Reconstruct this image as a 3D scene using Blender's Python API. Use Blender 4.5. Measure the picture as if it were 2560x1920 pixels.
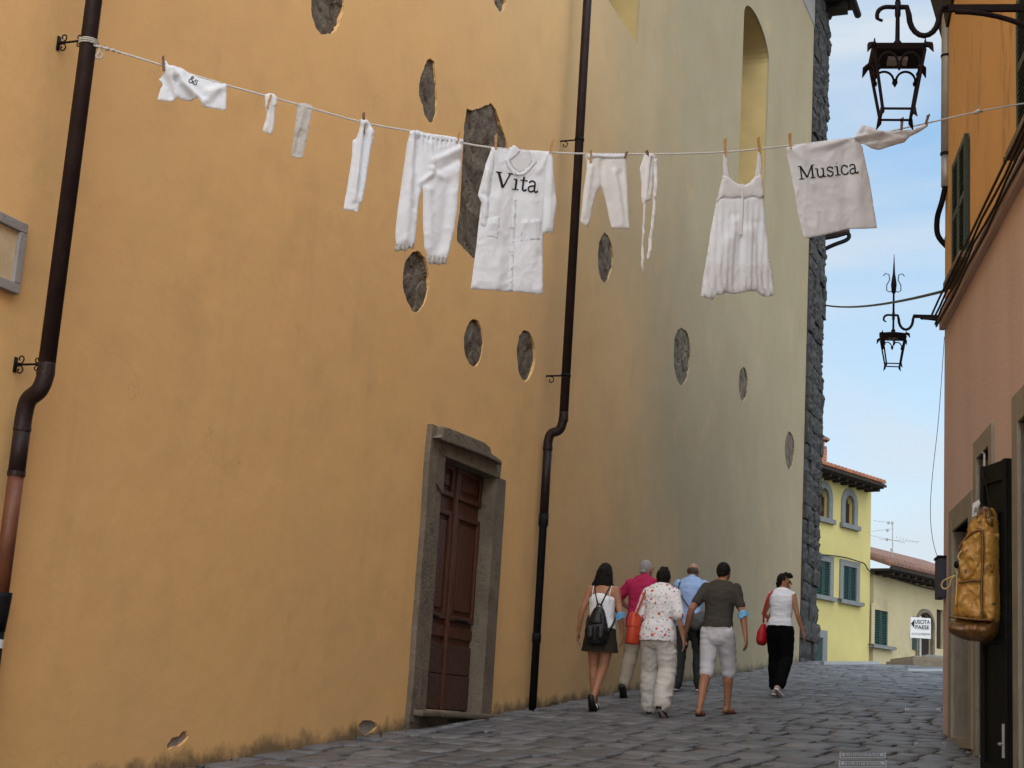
import bpy, bmesh, math, random
from math import sin, cos, tan, pi, radians
from mathutils import Vector, Matrix, noise
from mathutils.geometry import delaunay_2d_cdt
from mathutils.bvhtree import BVHTree

for o in list(bpy.data.objects):
    bpy.data.objects.remove(o, do_unlink=True)
scene = bpy.context.scene
COL = scene.collection
random.seed(7)

# ------------------------------------------------------------------ camera
FPX = 3846.0                         # focal length in photograph pixels (2560 wide)
PITCH, ROLL = radians(12.03), radians(3.70)
AZ_LEFT, AZ_RIGHT = radians(21.69), radians(8.73)   # headings of the two street walls from the view axis
CAM = Vector((6.0, 0.0, 1.45))       # world: church wall is the plane X = 0, street runs along +Y
HEAD = Vector((-sin(AZ_LEFT), cos(AZ_LEFT), 0))
R0 = HEAD.cross(Vector((0, 0, 1)))
FW = HEAD * cos(PITCH) + Vector((0, 0, sin(PITCH)))
U0 = R0.cross(FW)
RT = R0 * cos(ROLL) + U0 * sin(ROLL)
UP = U0 * cos(ROLL) - R0 * sin(ROLL)
cam = bpy.data.cameras.new('camera')
cam.sensor_width = 36.0
cam.lens = 36.0 * FPX / 2560.0
cam.clip_start = 0.05
cam.clip_end = 3000
camo = bpy.data.objects.new('camera', cam)
m = Matrix.Identity(4)
for i in range(3):
    m[i][0], m[i][1], m[i][2], m[i][3] = RT[i], UP[i], -FW[i], CAM[i]
camo.matrix_world = m
COL.objects.link(camo)
scene.camera = camo

# ------------------------------------------------------------------ sky, sun, exposure
SUN_EL, SUN_AZ = radians(44), radians(176)     # azimuth from +Y towards +X
world = bpy.data.worlds.new('World')
scene.world = world
world.use_nodes = True
nt = world.node_tree
nt.nodes.clear()
wo = nt.nodes.new('ShaderNodeOutputWorld')
bg = nt.nodes.new('ShaderNodeBackground')
sky = nt.nodes.new('ShaderNodeTexSky')
sky.sky_type = 'NISHITA'
sky.sun_disc = False
sky.sun_elevation = SUN_EL
sky.sun_rotation = SUN_AZ
sky.air_density = 1.4
sky.dust_density = 0.4
sky.ozone_density = 3.0
tc = nt.nodes.new('ShaderNodeTexCoord')
mp = nt.nodes.new('ShaderNodeMapping')
mp.inputs['Scale'].default_value = (1.0, 1.0, 3.2)
mp.inputs['Rotation'].default_value = (0.25, 0.35, 0.3)
nz = nt.nodes.new('ShaderNodeTexNoise')
nz.inputs['Scale'].default_value = 2.6
nz.inputs['Detail'].default_value = 5
nz.inputs['Roughness'].default_value = 0.52
nz.inputs['Distortion'].default_value = 0.5
rp = nt.nodes.new('ShaderNodeValToRGB')
rp.color_ramp.elements[0].position = 0.40
rp.color_ramp.elements[0].color = (0.0, 0.0, 0.0, 1)
rp.color_ramp.elements[1].position = 0.66
rp.color_ramp.elements[1].color = (0.95, 0.95, 0.95, 1)
# a thin even veil of high haze, then the cloud streaks
vl = nt.nodes.new('ShaderNodeMix')
vl.data_type = 'RGBA'
vl.inputs[0].default_value = 0.5
vl.inputs[7].default_value = (1.6, 2.6, 3.6, 1)
mx = nt.nodes.new('ShaderNodeMix')
mx.data_type = 'RGBA'
mx.inputs[7].default_value = (3.5, 3.9, 4.3, 1)
L = nt.links.new
L(tc.outputs['Generated'], mp.inputs['Vector'])
L(mp.outputs['Vector'], nz.inputs['Vector'])
L(nz.outputs['Fac'], rp.inputs['Fac'])
L(rp.outputs['Color'], mx.inputs[0])
L(sky.outputs['Color'], vl.inputs[6])
L(vl.outputs[2], mx.inputs[6])
L(mx.outputs[2], bg.inputs['Color'])
L(bg.outputs['Background'], wo.inputs['Surface'])
bg.inputs['Strength'].default_value = 0.05

sl = bpy.data.lights.new('sun', 'SUN')
sl.energy = 1.5
sl.angle = radians(125)
sl.color = (1.0, 0.975, 0.94)
so = bpy.data.objects.new('sun', sl)
sd = Vector((sin(SUN_AZ) * cos(SUN_EL), cos(SUN_AZ) * cos(SUN_EL), sin(SUN_EL)))
so.rotation_euler = sd.to_track_quat('Z', 'Y').to_euler()
so.location = (4, 10, 30)
COL.objects.link(so)

scene.render.engine = 'CYCLES'
scene.cycles.max_bounces = 6
scene.cycles.diffuse_bounces = 3
scene.cycles.glossy_bounces = 2
scene.cycles.transmission_bounces = 3
scene.render.resolution_x, scene.render.resolution_y = 1024, 768
scene.view_settings.view_transform = 'Standard'
scene.view_settings.look = 'None'
scene.view_settings.exposure = 2.0
scene.view_settings.gamma = 1.0

# ------------------------------------------------------------------ picture <-> place
def ray(x, y):
    return (FW * FPX + RT * (x - 1280) - UP * (y - 960)).normalized()
def hit(x, y, P, n):
    d = ray(x, y)
    return CAM + d * (n.dot(P - CAM) / n.dot(d))
NX = Vector((1, 0, 0))
def lw(x, y, X=0.0):                      # pixel -> point on the church wall plane (X offset into the street)
    return hit(x, y, Vector((X, 0, 0)), NX)
AD = AZ_LEFT - AZ_RIGHT
RD = Vector((-sin(AD), cos(AD), 0))       # along the right-hand wall
RN = Vector((-cos(AD), -sin(AD), 0))      # out of it, into the street
PR = CAM - RN * 2.1
PR.z = 0
def RW(s, o, z):
    return PR + RD * s + RN * o + Vector((0, 0, z))
def rw(x, y, o=0.0):
    p = hit(x, y, PR + RN * o, RN)
    return ((p - PR).dot(RD), p.z)
def gz(Y):                                # street height
    if Y < 33: return 0.15 + 0.0838 * Y
    return 0.15 + 0.0838 * 33 + 0.03 * (Y - 33) if Y < 60 else 0.15 + 0.0838 * 33 + 0.03 * 27 - 0.01 * (Y - 60)
GN = Vector((0, -0.0838, 1)).normalized()
def gp(x, y, dz=0.0):                     # pixel -> street
    return hit(x, y, Vector((0, 0, 0.15 + dz)), GN)

# ------------------------------------------------------------------ object helpers
def wloc(o):
    v = Vector((0, 0, 0))
    while o is not None:
        v += o.location
        o = o.parent
    return v
def link(name, me, parent=None):
    o = bpy.data.objects.new(name, me)
    COL.objects.link(o)
    if parent is not None: o.parent = parent
    return o
def tag(o, label=None, cat=None, group=None, kind=None):
    if label: o['label'] = label
    if cat: o['category'] = cat
    if group: o['group'] = group
    if kind: o['kind'] = kind
    return o
def root(name, loc, label, cat, group=None):
    o = link(name, None)
    o.location = loc
    o.empty_display_size = 0.1
    return tag(o, label, cat, group)
def obj(name, VF, mat, parent=None, smooth=False, loc=None, fixn=True, bevel=0):
    V, F = VF
    base = wloc(parent) if parent is not None else (Vector(loc) if loc is not None else Vector((0, 0, 0)))
    me = bpy.data.meshes.new(name)
    me.from_pydata([tuple(Vector(v) - base) for v in V], [], F)
    if fixn or bevel:
        b = bmesh.new(); b.from_mesh(me)
        if fixn: bmesh.ops.recalc_face_normals(b, faces=b.faces)
        if bevel:
            try: bmesh.ops.bevel(b, geom=[e for e in b.edges if e.is_manifold and e.calc_face_angle(0) > 0.6], offset=bevel, segments=2, affect='EDGES', profile=0.6)
            except Exception: pass
        b.to_mesh(me); b.free()
    me.materials.append(mat)
    if smooth:
        for p in me.polygons: p.use_smooth = True
    o = link(name, me, parent)
    if parent is None and loc is not None: o.location = loc
    return o
def join(*lst):
    V, F = [], []
    for v, f in lst:
        k = len(V)
        V += list(v)
        F += [tuple(i + k for i in q) for q in f]
    return V, F
def hexa(P):     # 8 corners: bottom 4, top 4
    return list(P), [(0, 3, 2, 1), (4, 5, 6, 7), (0, 1, 5, 4), (1, 2, 6, 5), (2, 3, 7, 6), (3, 0, 4, 7)]
def fbox(fr, a0, a1, o0, o1, z0, z1):     # box in a wall frame fr(a, o, z)
    return hexa([fr(a0, o0, z0), fr(a1, o0, z0), fr(a1, o1, z0), fr(a0, o1, z0),
                 fr(a0, o0, z1), fr(a1, o0, z1), fr(a1, o1, z1), fr(a0, o1, z1)])
def LW(a, o, z): return Vector((o, a, z))
def WW(a, o, z): return Vector((a, o, z))
def prism(P, d):      # polygon (3d points) extruded by vector d
    n = len(P)
    V = [Vector(p) for p in P] + [Vector(p) + d for p in P]
    return V, [tuple(range(n)), tuple(range(2 * n - 1, n - 1, -1))] + [(i, (i + 1) % n, n + (i + 1) % n, n + i) for i in range(n)]
def tube(P, r, n=10, ref=None, cap=True):
    P = [Vector(p) for p in P]
    m = len(P)
    rr = r if isinstance(r, (list, tuple)) else [r] * m
    V, F = [], []
    t0 = (P[1] - P[0]).normalized()
    u = Vector(ref) if ref is not None else (Vector((0, 0, 1)) if abs(t0.z) < 0.9 else Vector((1, 0, 0)))
    for i in range(m):
        t = (P[min(i + 1, m - 1)] - P[max(i - 1, 0)])
        t = t.normalized() if t.length > 1e-9 else t0
        u = (u - t * u.dot(t))
        u = u.normalized() if u.length > 1e-6 else t.orthogonal().normalized()
        w = t.cross(u)
        ra, rb = rr[i] if isinstance(rr[i], (list, tuple)) else (rr[i], rr[i])
        for k in range(n):
            a = 2 * pi * k / n
            V.append(P[i] + u * (cos(a) * ra) + w * (sin(a) * rb))
    for i in range(m - 1):
        for k in range(n):
            F.append((i * n + k, i * n + (k + 1) % n, (i + 1) * n + (k + 1) % n, (i + 1) * n + k))
    if cap:
        F.append(tuple(range(n - 1, -1, -1)))
        F.append(tuple((m - 1) * n + k for k in range(n)))
    return V, F
def spline(P, k=6):
    P = [Vector(p) for p in P]
    out = []
    for i in range(len(P) - 1):
        a, b, c, d = P[max(i - 1, 0)], P[i], P[i + 1], P[min(i + 2, len(P) - 1)]
        for j in range(k):
            t = j / k
            out.append(0.5 * ((2 * b) + (c - a) * t + (2 * a - 5 * b + 4 * c - d) * t * t + (3 * b - a - 3 * c + d) * t ** 3))
    out.append(P[-1])
    return out
def ball(c, r, nu=12, nv=8):
    c = Vector(c)
    rx, ry, rz = r if isinstance(r, (list, tuple)) else (r, r, r)
    V, F = [c + Vector((0, 0, rz))], []
    for j in range(1, nv):
        for i in range(nu):
            a, b = 2 * pi * i / nu, pi * j / nv
            V.append(c + Vector((rx * cos(a) * sin(b), ry * sin(a) * sin(b), rz * cos(b))))
    V.append(c - Vector((0, 0, rz)))
    for i in range(nu):
        F.append((0, 1 + i, 1 + (i + 1) % nu))
        for j in range(nv - 2):
            p, q = 1 + j * nu, 1 + (j + 1) * nu
            F.append((p + i, q + i, q + (i + 1) % nu, p + (i + 1) % nu))
        p = 1 + (nv - 2) * nu
        F.append((p + i, len(V) - 1, p + (i + 1) % nu))
    return V, F
def plate(outline, holes, depth):          # filled 2d outline with holes, extruded: verts (a, b, 0..-depth)
    cu = bpy.data.curves.new('c', 'CURVE')
    cu.dimensions = '2D'
    cu.fill_mode = 'BOTH'
    cu.extrude = depth / 2
    for pl in [outline] + holes:
        s = cu.splines.new('POLY')
        s.points.add(len(pl) - 1)
        for i, (a, b) in enumerate(pl): s.points[i].co = (a, b, 0, 1)
        s.use_cyclic_u = True
    o = bpy.data.objects.new('c', cu)
    COL.objects.link(o)
    dg = bpy.context.evaluated_depsgraph_get()
    me = bpy.data.meshes.new_from_object(o.evaluated_get(dg))
    V = [(v.co.x, v.co.y, v.co.z - depth / 2) for v in me.vertices]
    F = [tuple(p.vertices) for p in me.polygons]
    bpy.data.objects.remove(o)
    bpy.data.curves.remove(cu)
    bpy.data.meshes.remove(me)
    return V, F
def copytree(o, parent=None):
    c = o.copy()
    COL.objects.link(c)
    c.parent = parent
    for ch in [x for x in bpy.data.objects if x.parent == o and x != c]:
        copytree(ch, c)
    return c

# ------------------------------------------------------------------ materials
def M(name, c1, c2=None, scale=3.0, rough=0.85, bump=0.15, bscale=60.0, metal=0.0, detail=4, stretch=(1, 1, 1),
      c3=None, s3=1.0, t3=(0.55, 0.7), spec=0.4, lo=0.35, hi=0.65, sheen=0, transl=0, island=0):
    mt = bpy.data.materials.new(name)
    mt.use_nodes = True
    t = mt.node_tree
    p = t.nodes['Principled BSDF']
    p.inputs['Roughness'].default_value = rough
    p.inputs['Metallic'].default_value = metal
    p.inputs['Specular IOR Level'].default_value = spec
    if sheen: p.inputs['Sheen Weight'].default_value = sheen
    g = t.nodes.new('ShaderNodeNewGeometry')
    mpn = t.nodes.new('ShaderNodeMapping')
    mpn.inputs['Scale'].default_value = stretch
    t.links.new(g.outputs['Position'], mpn.inputs['Vector'])
    out = None
    if c2 is not None:
        n = t.nodes.new('ShaderNodeTexNoise')
        n.inputs['Scale'].default_value = scale
        n.inputs['Detail'].default_value = detail
        n.inputs['Roughness'].default_value = 0.6
        t.links.new(mpn.outputs['Vector'], n.inputs['Vector'])
        r = t.nodes.new('ShaderNodeValToRGB')
        r.color_ramp.elements[0].position = lo
        r.color_ramp.elements[1].position = hi
        r.color_ramp.elements[0].color = (*c1, 1)
        r.color_ramp.elements[1].color = (*c2, 1)
        t.links.new(n.outputs['Fac'], r.inputs['Fac'])
        out = r.outputs['Color']
    if c3 is not None:
        n = t.nodes.new('ShaderNodeTexNoise')
        n.inputs['Scale'].default_value = s3
        n.inputs['Detail'].default_value = 5
        n.inputs['Roughness'].default_value = 0.65
        t.links.new(mpn.outputs['Vector'], n.inputs['Vector'])
        r = t.nodes.new('ShaderNodeMapRange')
        r.inputs['From Min'].default_value, r.inputs['From Max'].default_value = t3
        t.links.new(n.outputs['Fac'], r.inputs['Value'])
        mm = t.nodes.new('ShaderNodeMix')
        mm.data_type = 'RGBA'
        t.links.new(r.outputs['Result'], mm.inputs[0])
        if out is not None: t.links.new(out, mm.inputs[6])
        else: mm.inputs[6].default_value = (*c1, 1)
        mm.inputs[7].default_value = (*c3, 1)
        out = mm.outputs[2]
    if island:                                 # every piece its own shade
        hv = t.nodes.new('ShaderNodeHueSaturation')
        rg_ = t.nodes.new('ShaderNodeMapRange')
        rg_.inputs['To Min'].default_value, rg_.inputs['To Max'].default_value = 1 - island * .6, 1 + island * .6
        t.links.new(g.outputs['Random Per Island'], rg_.inputs['Value'])
        oi = t.nodes.new('ShaderNodeObjectInfo')
        ad_n = t.nodes.new('ShaderNodeMath'); ad_n.operation = 'ADD'
        fr_n = t.nodes.new('ShaderNodeMath'); fr_n.operation = 'FRACT'
        t.links.new(g.outputs['Random Per Island'], ad_n.inputs[0]); t.links.new(oi.outputs['Random'], ad_n.inputs[1])
        t.links.new(ad_n.outputs[0], fr_n.inputs[0]); t.links.new(fr_n.outputs[0], rg_.inputs['Value'])
        t.links.new(rg_.outputs['Result'], hv.inputs['Value'])
        t.links.new(out, hv.inputs['Color'])
        out = hv.outputs['Color']
    if out is not None: t.links.new(out, p.inputs['Base Color'])
    else: p.inputs['Base Color'].default_value = (*c1, 1)
    if bump:
        n = t.nodes.new('ShaderNodeTexNoise')
        n.inputs['Scale'].default_value = bscale
        n.inputs['Detail'].default_value = 3
        n.inputs['Roughness'].default_value = 0.6
        t.links.new(g.outputs['Position'], n.inputs['Vector'])
        b = t.nodes.new('ShaderNodeBump')
        b.inputs['Strength'].default_value = bump
        b.inputs['Distance'].default_value = 0.02
        t.links.new(n.outputs['Fac'], b.inputs['Height'])
        t.links.new(b.outputs['Normal'], p.inputs['Normal'])
    if transl:
        tr = t.nodes.new('ShaderNodeBsdfTranslucent')
        if out is not None: t.links.new(out, tr.inputs['Color'])
        else: tr.inputs['Color'].default_value = (*c1, 1)
        ms = t.nodes.new('ShaderNodeMixShader')
        ms.inputs[0].default_value = transl
        t.links.new(p.outputs[0], ms.inputs[1])
        t.links.new(tr.outputs[0], ms.inputs[2])
        t.links.new(ms.outputs[0], t.nodes['Material Output'].inputs['Surface'])
    return mt

def church_plaster():
    mt = bpy.data.materials.new('church_plaster')
    mt.use_nodes = True
    t = mt.node_tree
    p = t.nodes['Principled BSDF']
    p.inputs['Roughness'].default_value = 0.9
    p.inputs['Specular IOR Level'].default_value = 0.2
    g = t.nodes.new('ShaderNodeNewGeometry')
    sx = t.nodes.new('ShaderNodeSeparateXYZ')
    t.links.new(g.outputs['Position'], sx.inputs[0])
    def nse(scale, detail=5, rough=0.55, stretch=None, dist=0):
        n = t.nodes.new('ShaderNodeTexNoise')
        n.inputs['Scale'].default_value = scale
        n.inputs['Detail'].default_value = detail
        n.inputs['Roughness'].default_value = rough
        n.inputs['Distortion'].default_value = dist
        if stretch:
            mpn = t.nodes.new('ShaderNodeMapping')
            mpn.inputs['Scale'].default_value = stretch
            t.links.new(g.outputs['Position'], mpn.inputs['Vector'])
            t.links.new(mpn.outputs['Vector'], n.inputs['Vector'])
        else: t.links.new(g.outputs['Position'], n.inputs['Vector'])
        return n.outputs['Fac']
    def mrange(v, a, b, c=0.0, d=1.0):
        r = t.nodes.new('ShaderNodeMapRange')
        for k, q in zip(('From Min', 'From Max', 'To Min', 'To Max'), (a, b, c, d)): r.inputs[k].default_value = q
        t.links.new(v, r.inputs['Value'])
        return r.outputs['Result']
    def math_(op, a, b):
        q = t.nodes.new('ShaderNodeMath')
        q.operation = op
        for i, v in enumerate((a, b)):
            if isinstance(v, (int, float)): q.inputs[i].default_value = v
            else: t.links.new(v, q.inputs[i])
        return q.outputs[0]
    def mix(fac, a, b):
        q = t.nodes.new('ShaderNodeMix')
        q.data_type = 'RGBA'
        t.links.new(fac, q.inputs[0])
        for i, v in ((6, a), (7, b)):
            if isinstance(v, tuple): q.inputs[i].default_value = (*v, 1)
            else: t.links.new(v, q.inputs[i])
        return q.outputs[2]
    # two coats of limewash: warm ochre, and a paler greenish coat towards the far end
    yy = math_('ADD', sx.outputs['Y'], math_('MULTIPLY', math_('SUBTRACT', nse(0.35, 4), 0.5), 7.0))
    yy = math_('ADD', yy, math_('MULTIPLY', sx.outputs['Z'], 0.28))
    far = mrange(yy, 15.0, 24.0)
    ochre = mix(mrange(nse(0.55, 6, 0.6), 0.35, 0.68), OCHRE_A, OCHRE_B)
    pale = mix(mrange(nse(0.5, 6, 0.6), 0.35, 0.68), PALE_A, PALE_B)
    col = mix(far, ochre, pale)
    col = mix(mrange(nse(1.6, 6, 0.62), 0.5, 0.76, 0, 0.22), col, (0.36, 0.24, 0.12))       # blotches
    col = mix(mrange(nse(1.0, 6, 0.6, (3, 3, 0.35)), 0.57, 0.78, 0, 0.14), col, (0.24, 0.20, 0.12))   # rain streaks
    col = mix(mrange(nse(0.9, 5, 0.6), 0.58, 0.75, 0, 0.30), col, (0.62, 0.40, 0.19))
    # grain, pocks and a few hairline cracks
    col = mix(mrange(nse(34, 4, 0.7), 0.60, 0.80, 0, 0.30), col, (0.33, 0.22, 0.11))
    col = mix(mrange(nse(13, 6, 0.7), 0.60, 0.75, 0, 0.22), col, (0.82, 0.56, 0.29))
    vo = t.nodes.new('ShaderNodeTexVoronoi')
    vo.feature = 'DISTANCE_TO_EDGE'
    vo.inputs['Scale'].default_value = 0.55
    wv = t.nodes.new('ShaderNodeVectorMath'); wv.operation = 'ADD'
    nv = t.nodes.new('ShaderNodeTexNoise'); nv.inputs['Scale'].default_value = 2.2; nv.inputs['Detail'].default_value = 5
    t.links.new(g.outputs['Position'], nv.inputs['Vector'])
    t.links.new(g.outputs['Position'], wv.inputs[0]); t.links.new(nv.outputs['Color'], wv.inputs[1])
    t.links.new(wv.outputs[0], vo.inputs['Vector'])
    ck = math_('MULTIPLY', mrange(vo.outputs['Distance'], 0.0, 0.003, 0.28, 0), mrange(nse(0.8, 3), 0.55, 0.65))
    col = mix(ck, col, (0.20, 0.13, 0.07))
    # splash-back stain with a ragged edge along the foot of the wall
    hgt = math_('SUBTRACT', sx.outputs['Z'], math_('MULTIPLY', sx.outputs['Y'], 0.0838))
    hn = math_('ADD', hgt, math_('MULTIPLY', math_('SUBTRACT', nse(3.2, 7, 0.7), 0.5), -0.42))
    col = mix(mrange(hn, 0.16, 0.27, 0.8, 0), col, (0.10, 0.085, 0.06))
    t.links.new(col, p.inputs['Base Color'])
    b1 = t.nodes.new('ShaderNodeBump')
    b1.inputs['Strength'].default_value = 0.35
    b1.inputs['Distance'].default_value = 0.03
    t.links.new(math_('ADD', math_('MULTIPLY', nse(1.7, 4), 1.6), math_('MULTIPLY', nse(55, 5, 0.65), 0.16)), b1.inputs['Height'])
    t.links.new(b1.outputs['Normal'], p.inputs['Normal'])
    return mt
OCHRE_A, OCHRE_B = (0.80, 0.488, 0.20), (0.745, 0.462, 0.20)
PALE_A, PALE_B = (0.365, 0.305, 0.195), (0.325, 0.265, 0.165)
MAT = dict(
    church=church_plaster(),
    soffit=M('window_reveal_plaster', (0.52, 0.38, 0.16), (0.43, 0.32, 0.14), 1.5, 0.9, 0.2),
    stone=M('exposed_rubble', (0.082, 0.060, 0.040), (0.16, 0.135, 0.10), 5.5, 0.95, 1.0, 16, c3=(0.035, 0.026, 0.018), s3=8, t3=(0.57, 0.70), lo=.36, hi=.62),
    pier=M('dark_rough_stone', (0.026, 0.0245, 0.0225), (0.064, 0.0595, 0.054), 5, 0.9, 0.8, 30, c3=(0.045, 0.045, 0.05), s3=9, t3=(0.5, 0.68)),
    frame=M('grey_sandstone', (0.125, 0.10, 0.07), (0.19, 0.155, 0.11), 4, 0.85, 0.6, 30, c3=(0.075, 0.062, 0.045), s3=6, t3=(0.58, 0.74)),
    frame2=M('pale_door_stone', (0.235, 0.21, 0.165), (0.29, 0.265, 0.21), 4, 0.85, 0.3, 30, c3=(0.16, 0.14, 0.11), s3=6, t3=(0.6, 0.75)),
    wood=M('brown_door_wood', (0.065, 0.020, 0.009), (0.105, 0.034, 0.015), 5, 0.55, 0.3, 30, stretch=(8, 8, 0.6), c3=(0.05, 0.02, 0.012), s3=2.0),
    woodkick=M('worn_door_boards', (0.055, 0.026, 0.017), (0.085, 0.042, 0.027), 6, 0.7, 0.3, 30, stretch=(3, 3, 3)),
    pipe=M('painted_copper_pipe', (0.018, 0.010, 0.010), (0.030, 0.018, 0.017), 6, 0.5, 0.15, 30, spec=0.22, c3=(0.05, 0.036, 0.03), s3=9, t3=(0.62, 0.75)),
    pipered=M('terracotta_pipe', (0.16, 0.055, 0.025), (0.11, 0.04, 0.02), 5, 0.5, 0.15, 40),
    iron=M('black_iron', (0.004, 0.004, 0.005), (0.009, 0.008, 0.009), 12, 0.65, 0.3, 60, spec=0.15),
    rustiron=M('rusty_lamp_iron', (0.005, 0.003, 0.005), (0.014, 0.007, 0.008), 9, 0.7, 0.3, 60, spec=0.15, c3=(0.008, 0.006, 0.009), s3=5),
    paving=M('pietra_paving', (0.10, 0.101, 0.108), (0.15, 0.15, 0.156), 2.2, 0.5, 0.6, 24, c3=(0.06, 0.06, 0.063), s3=5.5, t3=(0.55, 0.72), island=.38),
    bed=M('paving_joint_earth', (0.055, 0.05, 0.042), (0.10, 0.09, 0.07), 8, 0.95, 0.6, 40),
    earth=M('far_ground', (0.12, 0.11, 0.09), (0.17, 0.16, 0.13), 0.6, 0.95, 0.3, 5),
    white=M('white_cotton', (0.86, 0.90, 0.955), (0.83, 0.87, 0.925), 7, 0.9, 0.12, 60, spec=0.15, sheen=0.3, transl=0.25),
    white2=M('offwhite_cotton', (0.86, 0.87, 0.875), (0.80, 0.81, 0.81), 6, 0.9, 0.12, 60, spec=0.15, sheen=0.3, transl=0.25),
    linen=M('grey_white_linen', (0.80, 0.825, 0.86), (0.75, 0.775, 0.81), 6, 0.9, 0.12, 60, spec=0.15, sheen=0.3, transl=0.22),
    ink=M('black_print', (0.012, 0.012, 0.016), None, rough=0.8, bump=0),
    peg=M('clothes_peg_wood', (0.50, 0.30, 0.12), (0.40, 0.22, 0.08), 30, 0.7, 0.2),
    pegdark=M('weathered_peg_wood', (0.20, 0.10, 0.06), (0.14, 0.07, 0.045), 30, 0.7, 0.2),
    rope=M('white_rope', (0.62, 0.60, 0.54), (0.42, 0.40, 0.35), 90, 0.9, 0.4, 300),
    orange=M('orange_plaster', (0.68, 0.38, 0.135), (0.60, 0.34, 0.125), 0.9, 0.9, 0.3, 40, c3=(0.26, 0.14, 0.06), s3=1.3, t3=(0.58, 0.8), stretch=(2, 2, 0.7)),
    pink=M('pink_plaster', (0.63, 0.465, 0.42), (0.57, 0.42, 0.375), 0.9, 0.9, 0.3, 40, c3=(0.52, 0.38, 0.25), s3=1.1, t3=(0.58, 0.8), stretch=(1.5, 1.5, 0.7)),
    zinc=M('grey_zinc', (0.38, 0.38, 0.37), (0.30, 0.30, 0.29), 4, 0.5, 0.1, 40, metal=0.3),
    green=M('dark_green_shutter', (0.006, 0.024, 0.016), (0.009, 0.032, 0.022), 10, 0.5, 0.1),
    green2=M('faded_green_shutter', (0.012, 0.040, 0.036), (0.018, 0.052, 0.046), 10, 0.6, 0.1),
    leaf=M('black_door_paint', (0.004, 0.005, 0.005), (0.008, 0.010, 0.0095), 8, 0.6, 0.2, 20, spec=0.15),
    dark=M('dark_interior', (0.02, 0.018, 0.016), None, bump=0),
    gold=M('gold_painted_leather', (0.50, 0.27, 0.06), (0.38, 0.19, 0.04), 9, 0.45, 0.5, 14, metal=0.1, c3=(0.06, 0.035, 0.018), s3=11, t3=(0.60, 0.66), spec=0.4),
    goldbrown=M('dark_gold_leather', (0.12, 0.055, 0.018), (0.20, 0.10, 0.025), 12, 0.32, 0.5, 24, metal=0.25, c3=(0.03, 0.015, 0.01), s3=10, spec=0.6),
    cord=M('yellow_cord', (0.55, 0.40, 0.16), None, bump=0),
    paper=M('white_card', (0.60, 0.61, 0.61), None, bump=0.05),
    navy=M('navy_box', (0.018, 0.022, 0.045), None, rough=0.5, bump=0),
    yellow=M('yellow_plaster', (0.54, 0.47, 0.185), (0.47, 0.41, 0.16), 0.6, 0.9, 0.2, 20),
    beige=M('beige_plaster', (0.48, 0.415, 0.25), (0.42, 0.355, 0.21), 0.6, 0.9, 0.2, 20, c3=(0.33, 0.28, 0.18), s3=0.7),
    tile=M('terracotta_tile', (0.36, 0.14, 0.075), (0.24, 0.10, 0.06), 3, 0.85, 0.3, 20, c3=(0.15, 0.085, 0.06), s3=4),
    tile2=M('old_brown_tile', (0.19, 0.095, 0.065), (0.13, 0.075, 0.055), 3, 0.85, 0.3, 20, c3=(0.08, 0.06, 0.05), s3=4),
    eave=M('dark_eave_wood', (0.016, 0.011, 0.009), (0.026, 0.018, 0.013), 5, 0.8, 0.2),
    greystone=M('grey_window_stone', (0.19, 0.20, 0.20), (0.155, 0.165, 0.165), 3, 0.85, 0.2, 30),
    glass=M('window_glass', (0.03, 0.035, 0.04), None, rough=0.06, bump=0, spec=0.8),
    cable=M('black_cable', (0.012, 0.012, 0.015), None, rough=0.5, bump=0),
    marble=M('pale_plaque_stone', (0.30, 0.305, 0.315), (0.24, 0.245, 0.255), 6, 0.4, 0.2, 60),
    letter=M('engraved_grey', (0.10, 0.10, 0.107), None, bump=0),
    weed=M('dry_weeds', (0.05, 0.055, 0.025), (0.09, 0.08, 0.04), 20, 0.9, 0),
    ceram=M('framed_tile_panel', (0.60, 0.46, 0.28), (0.52, 0.38, 0.22), 5, 0.6, 0.15, c3=(0.66, 0.55, 0.38), s3=3),
    framegrey=M('grey_stone_frame', (0.26, 0.24, 0.22), (0.32, 0.30, 0.28), 8, 0.8, 0.3),
)
# ================================================================== ground and street
def strip(ys, x0, x1, dz):
    V, F = [], []
    for y in ys: V += [(x0, y, gz(y) + dz), (x1, y, gz(y) + dz)]
    for i in range(len(ys) - 1): F.append((2 * i, 2 * i + 1, 2 * i + 3, 2 * i + 2))
    return V, F
g = obj('ground', strip([-200, -60, -20, 0, 20, 33, 45, 60, 120, 400, 900], -600, 600, -0.10), MAT['earth'])
tag(g, kind='structure')
street = obj('street', strip([-6, 0, 8, 16, 24, 33, 40, 52, 64], -0.3, 30.0, -0.022), MAT['bed'])
tag(street, kind='structure')

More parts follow.
